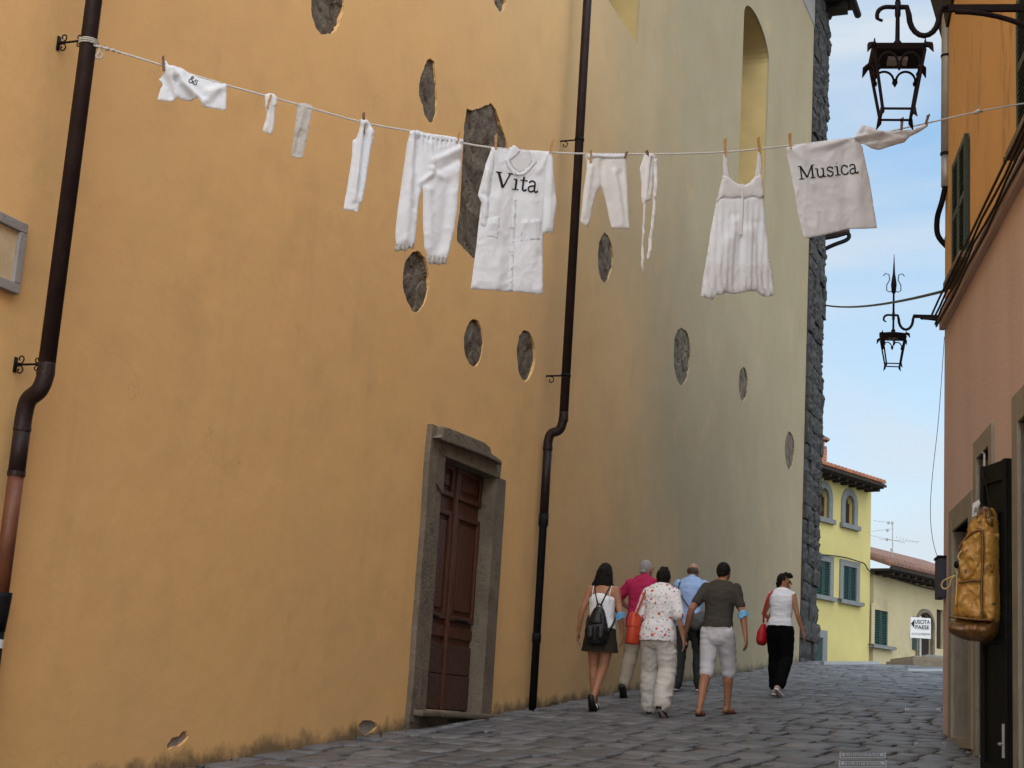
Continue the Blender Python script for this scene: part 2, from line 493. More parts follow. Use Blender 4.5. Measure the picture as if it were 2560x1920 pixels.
# paving: one worn slab after another in courses across the street
def slab_mesh(k):
    rnd = random.Random(k)
    n = 3
    ring = []
    for (ax, ay), (bx, by) in (((-.5, -.5), (.5, -.5)), ((.5, -.5), (.5, .5)), ((.5, .5), (-.5, .5)), ((-.5, .5), (-.5, -.5))):
        for i in range(n):
            t = i / n
            ring.append((ax + (bx - ax) * t, ay + (by - ay) * t))
    ring = [(x + rnd.uniform(-.03, .03), y + rnd.uniform(-.025, .025)) for x, y in ring]
    ring = [(x * (0.93 if abs(abs(x) - abs(y)) < 0.05 else 1), y * (0.93 if abs(abs(x) - abs(y)) < 0.05 else 1)) for x, y in ring]
    m = len(ring)
    V = [(x, y, -0.05) for x, y in ring] + [(x * .99, y * .99, -0.010) for x, y in ring] + [(x * .962, y * .962, rnd.uniform(-.003, .0005)) for x, y in ring]
    V += [(x * .5, y * .5, rnd.uniform(-.004, .005)) for x, y in ring] + [(0, 0, 0.002)]
    F = []
    for a in range(3):
        for i in range(m): F.append((a * m + i, a * m + (i + 1) % m, (a + 1) * m + (i + 1) % m, (a + 1) * m + i))
    for i in range(m): F.append((3 * m + i, 3 * m + (i + 1) % m, 4 * m))
    return V, F
SLABS = []
for k in range(16):
    V, F = slab_mesh(k)
    me = bpy.data.meshes.new('paving_stone')
    me.from_pydata(V, [], F)
    for p in me.polygons: p.use_smooth = True
    me.materials.append(MAT['paving'])
    SLABS.append((me, V, F))
rnd = random.Random(11)
tiles = []
def xr(Y):                                  # right limit of the street at Y
    s = (Y - PR.y) / RD.y
    return (PR + RD * s).x if s < 16.3 else 9.5
Y = 8.6
SKEW = -0.10
while Y < 36:
    d = rnd.uniform(0.26, 0.50)
    x = -0.15 + rnd.uniform(0, .2)
    while x < min(xr(Y) + 1.0, 10):
        w = rnd.uniform(0.18, 0.46)
        tiles.append((x + w / 2, Y + d / 2 + SKEW * (x - 2) + rnd.uniform(-.06, .06), w, d + rnd.uniform(-.09, .06)))
        x += w + rnd.uniform(.004, .016)
    Y += d + rnd.uniform(.004, .014)
slope = math.atan(0.0838)
def proj(P):
    d = P - CAM
    return (1280 + FPX * d.dot(RT) / d.dot(FW), 960 - FPX * d.dot(UP) / d.dot(FW), d.dot(FW))
near, rest = [], []
for tl in tiles:
    x, y, w, d = tl
    if x > xr(y) + .1 or x < .0: 
        rest.append(tl); continue
    a = proj(Vector((x, y, gz(y))))
    vis = -60 < a[0] < 2620 and a[1] < 1960
    (near if vis else rest).append(tl)
near.sort(key=lambda q: (Vector((q[0], q[1], gz(q[1]))) - CAM).length / math.sqrt(q[2] * q[3]))
rest += near[300:]
near = near[:300]
bigV, bigF = [], []
for i, (x, y, w, d) in enumerate(near + rest):
    me, V, F = SLABS[rnd.randrange(16)]
    z = gz(y) + rnd.uniform(-.005, .005)
    mt_ = Matrix.Translation((x, y, z)) @ Matrix.Rotation(slope + rnd.uniform(-.009, .009), 4, 'X') @ Matrix.Rotation(rnd.uniform(-.009, .009), 4, 'Y') @ Matrix.Rotation(SKEW + rnd.uniform(-.05, .05), 4, 'Z') @ Matrix.Diagonal((w, d, 1, 1))
    if y > 33: mt_ = Matrix.Translation((x, y, z - .01)) @ Matrix.Rotation(0.03, 4, 'X') @ Matrix.Diagonal((w, d, 1, 1))
    if i < len(near):
        o = link('paving_stone', me, street)
        o.matrix_basis = mt_
    else:
        k = len(bigV)
        bigV += [mt_ @ Vector(v) for v in V]
        bigF += [tuple(j + k for j in f) for f in F]
o = obj('paving_stones', (bigV, bigF), MAT['paving'], street, smooth=True, fixn=False)
o['kind'] = 'stuff'

# ================================================================== church
church = root('church', (0, 15, gz(15)), 'tall ochre plastered church wall with oval stone patches along the street', 'church')
def px_poly(P, X=0.0):
    return [(lw(x, y, X).y, lw(x, y, X).z) for x, y in P]
def oval(cx, cy, rx, ry, n=30, j=0.05, seed=0, pin=0.0):
    r = random.Random(seed)
    out = []
    ph = r.uniform(0, 6)
    for i in range(n):
        a = 2 * pi * i / n
        q = 1 + j * (sin(3 * a + ph) * .6 + r.uniform(-.5, .5))
        sx_ = abs(cos(a)) ** (1 + pin) * (1 if cos(a) > 0 else -1)
        out.append((cx + rx * q * sx_, cy + ry * q * sin(a)))
    return out
patches_px = [
    oval(818, 5, 41, 85, seed=1), 
    [(1077, 145), (1086, 155), (1088, 180), (1091, 215), (1093, 250), (1090, 280), (1082, 309), (1072, 303), (1062, 290), (1056, 262), (1048, 240), (1048, 210), (1054, 185), (1062, 165), (1068, 150)],
    [(1228, -30), (1262, -30), (1265, 8), (1256, 30), (1246, 26), (1236, 8)],
    [(1167, 270), (1180, 276), (1196, 272), (1212, 265), (1228, 258), (1240, 275), (1250, 305), (1266, 350), (1276, 420), (1278, 500), (1262, 580), (1228, 650), (1200, 655), (1180, 642), (1160, 622), (1142, 602), (1143, 570), (1150, 520), (1153, 450), (1157, 380), (1160, 320)],
    oval(1040, 702, 33, 76, seed=5, pin=.1), oval(1184, 857, 24, 60, seed=6, pin=.1), oval(1315, 889, 23, 64, seed=7),
    oval(1513, 645, 19, 62, seed=8, pin=.1), oval(1705, 890, 21.5, 72, seed=9), oval(1858, 960, 11, 43, seed=10),
    oval(1974, 1126, 12, 49, seed=11, pin=.2),
    [(418, 1862), (428, 1846), (446, 1840), (455, 1830), (466, 1828), (472, 1842), (462, 1856), (448, 1866), (432, 1868), (420, 1876)],
    [(897, 1812), (905, 1802), (925, 1800), (942, 1806), (944, 1816), (934, 1826), (922, 1836), (908, 1838), (899, 1826)],
]
DOOR_Y0, DOOR_Y1, DOOR_TOP = 13.36, 14.70, 3.86
def arch_hole(y0, y1, z0, zs, rise, n=16):
    return [(y0, z0), (y1, z0), (y1, zs)] + [((y0 + y1) / 2 + (y1 - y0) / 2 * cos(pi * i / n), zs + rise * sin(pi * i / n)) for i in range(1, n)] + [(y0, zs)]
def ragged(P, amp=.010, seed=0):          # crumbling edge of the plaster
    out = []
    n = len(P)
    for i in range(n):
        (a, b), (c, d) = P[i], P[(i + 1) % n]
        m_ = max(1, int(math.hypot(c - a, d - b) / .018))
        for j in range(m_):
            y, z = a + (c - a) * j / m_, b + (d - b) * j / m_
            out.append((y + amp * (noise.noise(Vector((y * 16, z * 16, seed))) * 1.4 + noise.noise(Vector((y * 45, z * 45, seed + 3))) * .7), z + amp * (noise.noise(Vector((y * 16, z * 16, seed + 7))) * 1.4 + noise.noise(Vector((y * 45, z * 45, seed + 9))) * .7)))
    return out
holes = [ragged(px_poly(p), .008, k) for k, p in enumerate(patches_px)]
holes.append([(DOOR_Y0 - .06, 0.9), (DOOR_Y1 + .08, 0.9), (DOOR_Y1 + .08, DOOR_TOP + .04), (DOOR_Y0 - .06, DOOR_TOP + .04)])
holes.append(arch_hole(17.05, 18.98, 10.6, 13.9, .38))
holes.append(arch_hole(25.2, 27.4, 10.75, 14.0, .42))
V, F = plate([(-16, -3), (31.92, -3), (31.92, 18.0), (-16, 18.0)], holes, 0.9)
V = [Vector((z, a, b)) for a, b, z in V]
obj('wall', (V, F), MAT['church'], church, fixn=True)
# exposed rubble inside each gap in the plaster
for k, P in enumerate(holes[:13]):
    ys, zs = [p[0] for p in P], [p[1] for p in P]
    y0, y1, z0, z1 = min(ys) - .02, max(ys) + .02, min(zs) - .02, max(zs) + .02
    ny, nz = max(8, int((y1 - y0) / .02)), max(8, int((z1 - z0) / .02))
    V, F = [], []
    deep = 0.006 if k < 11 else 0.006
    for j in range(nz + 1):
        for i in range(ny + 1):
            y, z = y0 + (y1 - y0) * i / ny, z0 + (z1 - z0) * j / nz
            q = Vector((k * 7.3, y * 4, z * 4))
            h = min(noise.fractal(q, 0.9, 2.0, 5) * .014 + abs(noise.noise(q * 1.3)) * .016 - (.014 if noise.noise(q * .9 + Vector((9, 1, 3))) > .16 else 0), .018)
            if k >= 11: h *= .12
            V.append(Vector((-deep - .015 + h, y, z)))
    for j in range(nz):
        for i in range(ny):
            a = j * (ny + 1) + i
            F.append((a, a + 1, a + ny + 2, a + ny + 1))
    obj('exposed_stone', (V, F), MAT['stone'] if k < 11 else MAT['framegrey'], church, fixn=False)
# window reveals are closed by a dark pane far back
for (y0, y1, z0, zs, rise) in ((17.05, 18.98, 10.6, 13.9, .38), (25.2, 27.4, 10.75, 14.0, .42)):
    P = arch_hole(y0 - .05, y1 + .05, z0 - .05, zs, rise + .05)
    w = obj('window', prism([Vector((-.92, a, b)) for a, b in P], Vector((-.05, 0, 0))), MAT['glass'], church)
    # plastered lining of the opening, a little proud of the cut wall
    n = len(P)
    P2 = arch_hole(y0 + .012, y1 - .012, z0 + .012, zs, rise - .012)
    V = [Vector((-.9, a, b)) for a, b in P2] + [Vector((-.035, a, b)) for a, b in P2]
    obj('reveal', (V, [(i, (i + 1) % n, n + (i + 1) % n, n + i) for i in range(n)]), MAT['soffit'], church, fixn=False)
# door: jambs, lintel with broken cornice, leaves
def lpoly(P, X0, X1):
    Q = [lw(x, y, X1) for x, y in P]
    return prism(Q, Vector((X0 - X1, 0, 0)))
sur = root('stone_doorway', (0, 14, 1.4), 'weathered grey stone doorway with broken lintel framing brown wooden doors', 'doorway')
def jamb(name, y0, y1, z0, z1, x1, seed, mat='frame'):
    r = random.Random(seed)
    n = 10
    A = [(y0 + r.uniform(-.012, .012), z0 + (z1 - z0) * i / n) for i in range(n + 1)]
    B = [(y1 + r.uniform(-.006, .006), z0 + (z1 - z0) * i / n) for i in range(n + 1)]
    P = [Vector((x1, a, b)) for a, b in A] + [Vector((x1, a, b)) for a, b in reversed(B)]
    return obj(name, prism(P, Vector((-x1 - .35, 0, 0))), MAT[mat], sur, bevel=.008)
jamb('jamb', 12.99, 13.19, 1.3, 4.06, .055, 1)
jamb('jamb', 13.193, 13.365, 1.3, 3.62, .035, 2)
jamb('jamb', 14.70, 14.98, 1.36, 3.84, .05, 3)
obj('corbel', prism([Vector((.05, a, b)) for a, b in ((13.2, 3.52), (13.37, 3.44), (13.37, 3.86), (13.2, 3.86))], Vector((-.3, 0, 0))), MAT['frame'], sur, bevel=.008)
lt = [(1098, 1078), (1104, 1098), (1107, 1136), (1253, 1197), (1258, 1170), (1257, 1157), (1236, 1150), (1200, 1124), (1160, 1112), (1130, 1104)]
Q = px_poly([(1090, 1100), (1107, 1138), (1251, 1197), (1255, 1160), (1236, 1147), (1204, 1132), (1172, 1120), (1140, 1110), (1112, 1100)], .06)
obj('lintel', prism([Vector((.06, a, b)) for a, b in Q], Vector((-.4, 0, 0))), MAT['frame'], sur, bevel=.01)
Q = px_poly([(1096, 1094), (1108, 1088), (1109, 1066), (1124, 1070), (1150, 1080), (1180, 1092), (1212, 1106), (1226, 1118), (1230, 1134), (1254, 1150), (1256, 1162), (1236, 1150), (1204, 1136), (1172, 1124), (1140, 1113), (1112, 1103)], .12)
obj('cornice', prism([Vector((.12, a, b)) for a, b in Q], Vector((-.3, 0, 0))), MAT['frame'], sur, bevel=.012)
obj('threshold', join(fbox(LW, 13.05, 15.0, -.3, .15, 1.365, 1.42)), MAT['frame'], sur, bevel=.02)
obj('void_block', fbox(LW, 12.98, 14.6, -.3, .05, .9, 1.362), MAT['stone'], sur)  # dark block standing in for the shaded void under the threshold
dr = root('church_door', (0, 14, 1.42), 'brown wooden double door with raised panels set in stone doorway', 'door')
DX = -.13
for k, (a, b) in enumerate(((13.30, 14.025), (14.035, 14.76))):
    lf = obj('leaf', fbox(LW, a, b, DX - .06, DX, 1.43, 3.9), MAT['wood'], dr)
    for z0, z1 in ((3.50, 3.82), (2.30, 3.36)):
        for (p0, p1, q0, q1, o1) in ((a + .05, b - .05, z0, z0 + .05, .03), (a + .05, b - .05, z1 - .05, z1, .03), (a + .05, a + .11, z0 + .05, z1 - .05, .03), (b - .11, b - .05, z0 + .05, z1 - .05, .03)):
            obj('moulding', fbox(LW, p0, p1, DX, DX + o1, q0, q1), MAT['wood'], lf, bevel=.008)
        obj('panel', fbox(LW, a + .16, b - .16, DX, DX + .018, z0 + .10, z1 - .10), MAT['wood'], lf, bevel=.012)
    obj('rail', fbox(LW, a + .02, b - .02, DX, DX + .02, 2.13, 2.24), MAT['wood'], lf, bevel=.006)
    obj('kick_plate', fbox(LW, a + .01, b - .01, DX, DX + .022, 1.78, 2.06), MAT['woodkick'], lf, bevel=.004)
    obj('kick_plate', fbox(LW, a + .01, b - .01, DX, DX + .026, 1.44, 1.77), MAT['woodkick'], lf, bevel=.004)
    obj('handle', tube([LW(a + .2, DX + .02, 2.32), LW(a + .2, DX + .06, 2.31), LW(a + .42, DX + .06, 2.31), LW(a + .42, DX + .02, 2.32)], .014), MAT['iron'], lf)
obj('cover_strip', fbox(LW, 14.00, 14.06, DX, DX + .045, 1.43, 3.9), MAT['wood'], dr, bevel=.01)

# framed tile panel at the far left
pn = root('wall_plaque', lw(10, 630), 'tile panel in grey stone frame on church wall left of downpipe', 'plaque')
fy, z0, z1 = lw(57, 563).y, lw(35, 738).z, lw(57, 563).z
obj('panel', fbox(LW, fy - .9, fy - .06, -.02, .02, z0 + .06, z1 - .06), MAT['ceram'], pn)
for a, b, c, d in ((fy - .96, fy, z1 - .06, z1), (fy - .96, fy, z0, z0 + .06), (fy - .06, fy, z0 + .06, z1 - .06), (fy - .96, fy - .9, z0 + .06, z1 - .06)):
    obj('frame', fbox(LW, a, b, -.02, .045, c, d), MAT['framegrey'], pn, bevel=.006)

# eave of the church, and its rough stone front
ev = obj('eave', join(fbox(LW, -16, 33.9, -.9, .42, 18.01, 18.15), fbox(LW, -16, 34.0, -.9, .55, 18.16, 18.24)), MAT['eave'], church)
for i in range(30):
    obj('rafter', fbox(LW, 33.2 - i * .55, 33.32 - i * .55, 0.002, .5, 17.86, 18.005), MAT['eave'], ev)
obj('gutter', tube([LW(34.1, .62, 18.07), LW(10, .62, 18.12)], .085), MAT['iron'], ev)
r = random.Random(5)
Yp, z = 31.925, 2.0
obj('stone_front', fbox(LW, 31.935, 33.9, -7, -.02, 1.5, 17.98), MAT['bed'], church)
pier = root('stone_pier', (0, 32.5, gz(32.5)), 'dark rough stone edge of the church front beside the plastered wall', 'stone wall')
def rock(y0, y1, z0, z1, x1, seed):
    rr = random.Random(seed)
    b = bmesh.new()
    V, F = [], []
    n = 4
    for j in range(n + 1):
        for i in range(n + 1):
            u, v = i / n, j / n
            edge = min(u, 1 - u, v, 1 - v)
            V.append(Vector((x1 - (.03 if edge == 0 else 0) + (rr.uniform(-.03, .03) if edge > 0 else rr.uniform(-.01, .01)), y0 + (y1 - y0) * u, z0 + (z1 - z0) * v)))
    for j in range(n):
        for i in range(n):
            a = j * (n + 1) + i
            F.append((a, a + 1, a + n + 2, a + n + 1))
    k = len(V)
    bd = [i for i in range(n + 1)] + [i * (n + 1) + n for i in range(1, n + 1)] + [n * (n + 1) + i for i in range(n - 1, -1, -1)] + [i * (n + 1) for i in range(n - 1, 0, -1)]
    V += [Vector((-.06, V[i].y, V[i].z)) for i in bd]
    for i in range(len(bd)): F.append((bd[i], bd[(i + 1) % len(bd)], k + (i + 1) % len(bd), k + i))
    return V, F
z, k = 2.2, 0
while z < 17.9:
    h = min(r.uniform(.22, .42), 17.95 - z)
    y = 31.925
    yend = 33.72 + r.uniform(-.06, .1)
    while y < yend - .1:
        w = min(r.uniform(.3, .75), yend - y)
        if yend - y - w < .15: w = yend - y
        obj('stone', rock(y, y + w - .012, z, z + h - .012, .07 + r.uniform(-.03, .045), k), MAT['pier'], pier, fixn=False)
        y += w; k += 1
    z += h

cp = [lw(2000, -40), lw(2008, 2), lw(2022, 34), lw(2039, 74), lw(2041, -40)]
obj('grey_corner', prism([p + Vector((.012, 0, 0)) for p in cp], Vector((-.03, 0, 0))), MAT['framegrey'], pier)  # grey triangular plate over the top end of the plastered wall
# annex roof behind the stone front with its gutter
an = root('annex_gutter', (.3, 36, 11), 'dark gutter end and bent pipe behind the rough stone edge', 'gutter')
def mid(x, y, D):                    # point on the ray at horizontal distance D
    d = ray(x, y)
    return CAM + d * (D / math.hypot(d.x, d.y))
obj('gutter', tube([mid(2060, 585, 36), mid(2092, 583, 36), mid(2124, 578, 36)], [.16, .12, .075]), MAT['eave'], an)
obj('pipe', tube(spline([mid(2122, 585, 36), mid(2122, 594, 36), mid(2112, 602, 36), mid(2085, 612, 36), mid(2050, 628, 36)], 4), .05), MAT['iron'], an, smooth=True)

# ================================================================== downpipes
def ring_z(P, z0, z1, r, n=14): return tube([Vector((P[0], P[1], z0)), Vector((P[0], P[1], z1))], r, n)
def spiral(c, ax, ay, r0, r1, a0, a1, n=18):
    return [c + ax * ((r0 + (r1 - r0) * i / n) * cos(a0 + (a1 - a0) * i / n)) + ay * ((r0 + (r1 - r0) * i / n) * sin(a0 + (a1 - a0) * i / n)) for i in range(n + 1)]
EX, EZ = Vector((1, 0, 0)), Vector((0, 0, 1))
def scroll_bracket(name, parent, y, z, x1, full=True):
    parts = [tube([Vector((0.0, y, z)), Vector((x1, y, z))], .007, 8), fbox(LW, y - .012, y + .012, -.01, .010, z - .045, z + .045)]
    for e in (1, -1):
        parts.append(tube(spiral(Vector((.040, y, z + e * .034)), EX, EZ * e, .030, .008, -2.2, 4.2), .0045, 6))
        parts.append(tube(spiral(Vector((x1 - .03, y, z + e * .026)), -EX, EZ * e, .018, .006, -1.8, 3.6), .004, 6))
    return obj(name, join(*parts), MAT['iron'], parent, smooth=True)
p1 = root('downpipe', (0.2, 7.2, 1), 'thick dark brown downpipe at left holding the end of the clothesline', 'downpipe')
PX = .23
PY1 = lw(235, 0, PX).y
zb = lw(118, 935, PX).z
PXl = .09
yl = lw(40, 1190, PXl).y
zl = lw(78, 1045, PXl).z
zr = lw(45, 1188, PXl).z
zi = lw(10, 1482, PXl).z
obj('upper_pipe', tube([Vector((PX, PY1, 9.5)), Vector((PX, PY1, zb + .01))], .05, 20), MAT['pipe'], p1, smooth=True)
obj('elbow', tube(spline([Vector((PX, PY1, zb + .06)), Vector((PX, PY1, zb - .02)), Vector((PX - .03, PY1, zb - .10)), Vector((PXl + .03, (PY1 + yl) / 2, zl + .09)), Vector((PXl, yl, zl)), Vector((PXl, yl, zl - .08))], 5), .0505, 20), MAT['pipe'], p1, smooth=True)
obj('lower_pipe', tube([Vector((PXl, yl, zl - .05)), Vector((PXl, yl, zr))], .049, 20), MAT['pipe'], p1, smooth=True)
obj('terracotta_pipe', tube([Vector((PXl, yl, zr + .01)), Vector((PXl, yl, zi))], .046, 20), MAT['pipered'], p1, smooth=True)
obj('iron_pipe', join(tube([Vector((PXl, yl, zi - .22)), Vector((PXl, yl, zi - .12)), Vector((PXl, yl, zi - .04)), Vector((PXl, yl, zi))], [.052, .06, .064, .066], 20), tube([Vector((PXl, yl, zi - .2)), Vector((PXl, yl, .3))], .05, 20)), MAT['iron'], p1, smooth=True)
obj('white_band', tube([Vector((PXl, yl, lw(10, 1600, PXl).z)), Vector((PXl, yl, lw(10, 1622, PXl).z))], .0535, 20), MAT['white2'], p1)
for q in (((PX, PY1), zb - .012, zb + .012, .054), ((PXl, yl), zl - .09, zl - .07, .053), ((PXl, yl), zr - .008, zr + .02, .053)): obj('collar', ring_z(*q), MAT['pipe'], p1)
scroll_bracket('bracket', p1, PY1, lw(190, 118, .08).z, PX - .04)
scroll_bracket('bracket', p1, PY1, lw(95, 922, .08).z, PX - .04)
p2 = root('downpipe', (0.15, 16.2, 1.5), 'slim dark downpipe between door and people with a kink', 'downpipe')
PX2, PX2l = .24, .075
y2 = lw(1440, 500, PX2).y
zb2, zl2 = lw(1403, 1045, PX2).z, lw(1372, 1100, PX2l).z
y2l = lw(1366, 1180, PX2l).y
zq = lw(1358, 1288, PX2l).z
zg = gz(y2l)
obj('upper_pipe', tube([Vector((PX2, y2, 16.9)), Vector((PX2, y2, zb2))], .052, 18), MAT['pipe'], p2, smooth=True)
obj('elbow', tube(spline([Vector((PX2, y2, zb2 + .08)), Vector((PX2, y2, zb2)), Vector((PX2 - .04, y2, zb2 - .12)), Vector((PX2l + .03, y2l, zl2 + .07)), Vector((PX2l, y2l, zl2 - .02)), Vector((PX2l, y2l, zl2 - .1))], 5), .0525, 18), MAT['pipe'], p2, smooth=True)
obj('lower_pipe', tube([Vector((PX2l, y2l, zl2)), Vector((PX2l, y2l, zq))], .050, 18), MAT['pipe'], p2, smooth=True)
obj('iron_pipe', join(tube([Vector((PX2l, y2l, zq + .02)), Vector((PX2l, y2l, zq - .1)), Vector((PX2l, y2l, zq - .14)), Vector((PX2l, y2l, zg - .05))], [.056, .056, .043, .043], 16), ring_z((PX2l, y2l), zg + .72, zg + .82, .05)), MAT['iron'], p2, smooth=True)
for q in (((PX2, y2), zb2 - .02, zb2 + .02, .057), ((PX2l, y2l), zl2 - .12, zl2 - .08, .056)): obj('collar', ring_z(*q), MAT['pipe'], p2)
for yy in (338, 955):
    zz = lw(1430, yy, .2).z
    obj('bracket', join(ring_z((PX2, y2), zz - .015, zz + .015, .058), tube([Vector((0, y2, zz)), Vector((PX2, y2, zz))], .01, 6),
        tube(spiral(Vector((.06, y2, zz - .05)), EX, -EZ, .045, .012, -2.0, 4.0), .006, 6)), MAT['iron'], p2, smooth=True)
# ================================================================== right-hand house
RB = root('shop_house', RW(14, 0, gz(14)), 'orange over pink plastered house with green shutters along the right edge', 'house')
S_END = 16.32
def rplate(outline, hs, depth, mat, name='wall', o_off=0.0):
    V, F = plate(outline, hs, depth)
    return obj(name, ([RW(a, z + o_off, b) for a, b, z in V], F), MAT[mat], RB)
ZC = 5.76
D1, D2, D3 = (14.45, 15.53, 3.46), (13.30, 13.98, 3.92), (10.9, 11.93, 3.85)
rplate([(-4, -2), (S_END, -2), (S_END, ZC), (-4, ZC)], [[(a, .3), (b, .3), (b, t), (a, t)] for a, b, t in (D1, D2, D3)], .45, 'pink')
rplate([(-4, ZC + .002), (S_END, ZC + .002), (S_END, 10.2), (-4, 10.2)], [], .45, 'orange')
obj('end_wall', fbox(RW, S_END - .002, S_END + .03, -7, -.455, -2, 10.2), MAT['pink'], RB)
for k, (a, b, t, w) in enumerate(((*D1, .22), (*D2, .17), (*D3, .24))):
    zb = gz(RW(a, 0, 0).y) + (.06 if k else 0.02)
    fr = obj('door_frame', fbox(RW, a - w, a, -.3, .028, zb, t + w), MAT['frame2'], RB, bevel=.006)
    obj('door_frame', fbox(RW, b, b + w, -.3, .028, zb, t + w), MAT['frame2'], RB, bevel=.006)
    obj('door_frame', fbox(RW, a + .001, b - .001, -.3, .026, t, t + w), MAT['frame2'], RB, bevel=.006)
    if k == 0: obj('door_sill', fbox(RW, a + .001, b - .001, -.3, .024, zb, zb + .10), MAT['frame2'], RB, bevel=.006)
    obj('door_or_dark_back', fbox(RW, a - .02, b + .02, -.36, -.32, zb, t + .02), MAT['wood'] if k == 0 else MAT['dark'], RB)  # wooden door first; the others a dark sheet painting the unlit interior
    if k == 1:
        for i in range(5): obj('grille_bar', tube([RW(a + .08 + i * .13, -.2, 3.3), RW(a + .08 + i * .13, -.2, t)], .009, 6), MAT['iron'], RB)
        obj('grille_bar', tube([RW(a, -.2, 3.62), RW(b, -.2, 3.62)], .012, 6), MAT['iron'], RB)
cn = obj('string_course', join(fbox(RW, -4, S_END + .02, 0.002, .055, ZC - .05, ZC + .03), fbox(RW, -4, S_END + .03, 0.002, .08, ZC + .032, ZC + .06)), MAT['pink'], RB)
cb = root('cable_bundle', RW(14, .1, ZC), 'bundle of brown cables running along the ledge of the pink house', 'cable')
for k in range(4):
    P = [RW(-3 + i * .55, .095 + .016 * k + .006 * sin(i * 1.7 + k), ZC - .03 + .05 * k - .03 * abs(sin(i * .9 + k * 1.3))) for i in range(36)]
    obj('cable', tube(P, .011, 6), MAT['eave'], cb, smooth=True)
# shutters of the upper windows
def shutter(fr, a0, a1, o, z0, z1, mat, parent, nsl=20, leaves=2):
    w = (a1 - a0) / leaves
    for k in range(leaves):
        x0, x1 = a0 + k * w + .006, a0 + (k + 1) * w - .006
        b = obj('shutter_leaf', join(fbox(fr, x0, x0 + .06, o, o + .04, z0, z1), fbox(fr, x1 - .06, x1, o, o + .04, z0, z1)), MAT[mat], parent)
        for zz in (z0, (z0 + z1) / 2 - .03, z1 - .07): obj('rail', fbox(fr, x0 + .06, x1 - .06, o, o + .038, zz, zz + .07), MAT[mat], b)
        for half in ((z0 + .07, (z0 + z1) / 2 - .03), ((z0 + z1) / 2 + .04, z1 - .07)):
            n = nsl // 2
            h = (half[1] - half[0]) / n
            for i in range(n):
                zc = half[0] + (i + .5) * h
                V = [fr(x0 + .06, o + .004, zc + h * .45), fr(x1 - .06, o + .004, zc + h * .45), fr(x1 - .06, o + .036, zc - h * .35), fr(x0 + .06, o + .036, zc - h * .35),
                     fr(x0 + .06, o + .004, zc + h * .62), fr(x1 - .06, o + .004, zc + h * .62), fr(x1 - .06, o + .036, zc - h * .18), fr(x0 + .06, o + .036, zc - h * .18)]
                obj('slat', hexa(V), MAT[mat], b, fixn=False)
w1 = root('shuttered_window', RW(15, 0, 5.95), 'closed dark green shutters on the orange wall above the pink ledge', 'window')
shutter(RW, 14.52, 15.44, .012, 6.02, 7.22, 'green', w1, 22)
obj('sill', fbox(RW, 14.42, 15.54, .002, .12, 5.93, 6.0), MAT['frame'], w1, bevel=.01)
obj('shutter_catch', tube([RW(15.62, .0, 6.0), RW(15.62, .09, 6.0), RW(15.62, .09, 5.94)], .008, 6), MAT['iron'], w1)
w2 = root('shuttered_window', RW(11.3, 0, 5.95), 'dark green shutter cut by the right edge of the picture', 'window')
shutter(RW, 10.7, 11.76, .012, 6.02, 7.22, 'green', w2, 22)
obj('sill', fbox(RW, 10.6, 11.86, .002, .12, 5.93, 6.0), MAT['frame'], w2, bevel=.01)
obj('shutter_catch', tube([RW(12.02, .0, 6.02), RW(12.02, .10, 6.02), RW(12.02, .10, 5.95)], .008, 6), MAT['iron'], w2)
# corner rainwater pipe, gutter, eave
rp_ = root('rainwater_pipe', RW(16.2, .06, 7), 'pale grey rainwater pipe at the corner of the orange house', 'downpipe')
obj('pipe', tube([RW(16.14, .02, 10.2), RW(16.14, .02, 7.62)], .052, 14), MAT['zinc'], rp_, smooth=True)
obj('lower_pipe', tube([RW(16.15, .02, 7.62), RW(16.15, .02, 7.25)], .047, 14), MAT['zinc'], rp_, smooth=True)
obj('bend', tube(spline([RW(16.15, .02, 7.27), RW(16.2, .05, 7.1), RW(16.3, .085, 6.95), RW(16.37, .07, 6.78), RW(16.4, -.03, 6.66)], 5), .03, 12), MAT['iron'], rp_, smooth=True)
for z in (8.75, 7.62): obj('pipe_clip', tube([RW(16.14, .02, z - .012), RW(16.14, .02, z + .012)], .06, 14), MAT['iron'], rp_)
obj('eave_board', hexa([RW(15.0, .0, 9.35), RW(16.36, .0, 9.0), RW(16.36, .03, 9.0), RW(15.0, .03, 9.35), RW(15.0, .0, 10.2), RW(17.1, .0, 10.2), RW(17.1, .16, 10.2), RW(15.0, .16, 10.2)]), MAT['eave'], RB)
obj('roof', fbox(RW, -4, 17.1, -7, .55, 10.21, 10.35), MAT['eave'], RB)
for k in range(10): obj('rafter', hexa([RW(15.55 - k * .8, .001, 9.62), RW(15.68 - k * .8, .001, 9.62), RW(15.68 - k * .8, .10, 9.75), RW(15.55 - k * .8, .10, 9.75), RW(15.55 - k * .8, .001, 10.2), RW(15.68 - k * .8, .001, 10.2), RW(15.68 - k * .8, .5, 10.2), RW(15.55 - k * .8, .5, 10.2)]), MAT['eave'], RB)
# hanging sign box on the corner
sb = root('sign_box', RW(16.2, .05, 2.9), 'small dark navy box projecting from the corner of the pink house', 'box')
obj('case', fbox(RW, 16.1, 16.42, .0, .075, 2.86, 3.26), MAT['navy'], sb, bevel=.008)
obj('rim', fbox(RW, 16.09, 16.43, .0, .085, 3.262, 3.285), MAT['iron'], sb)
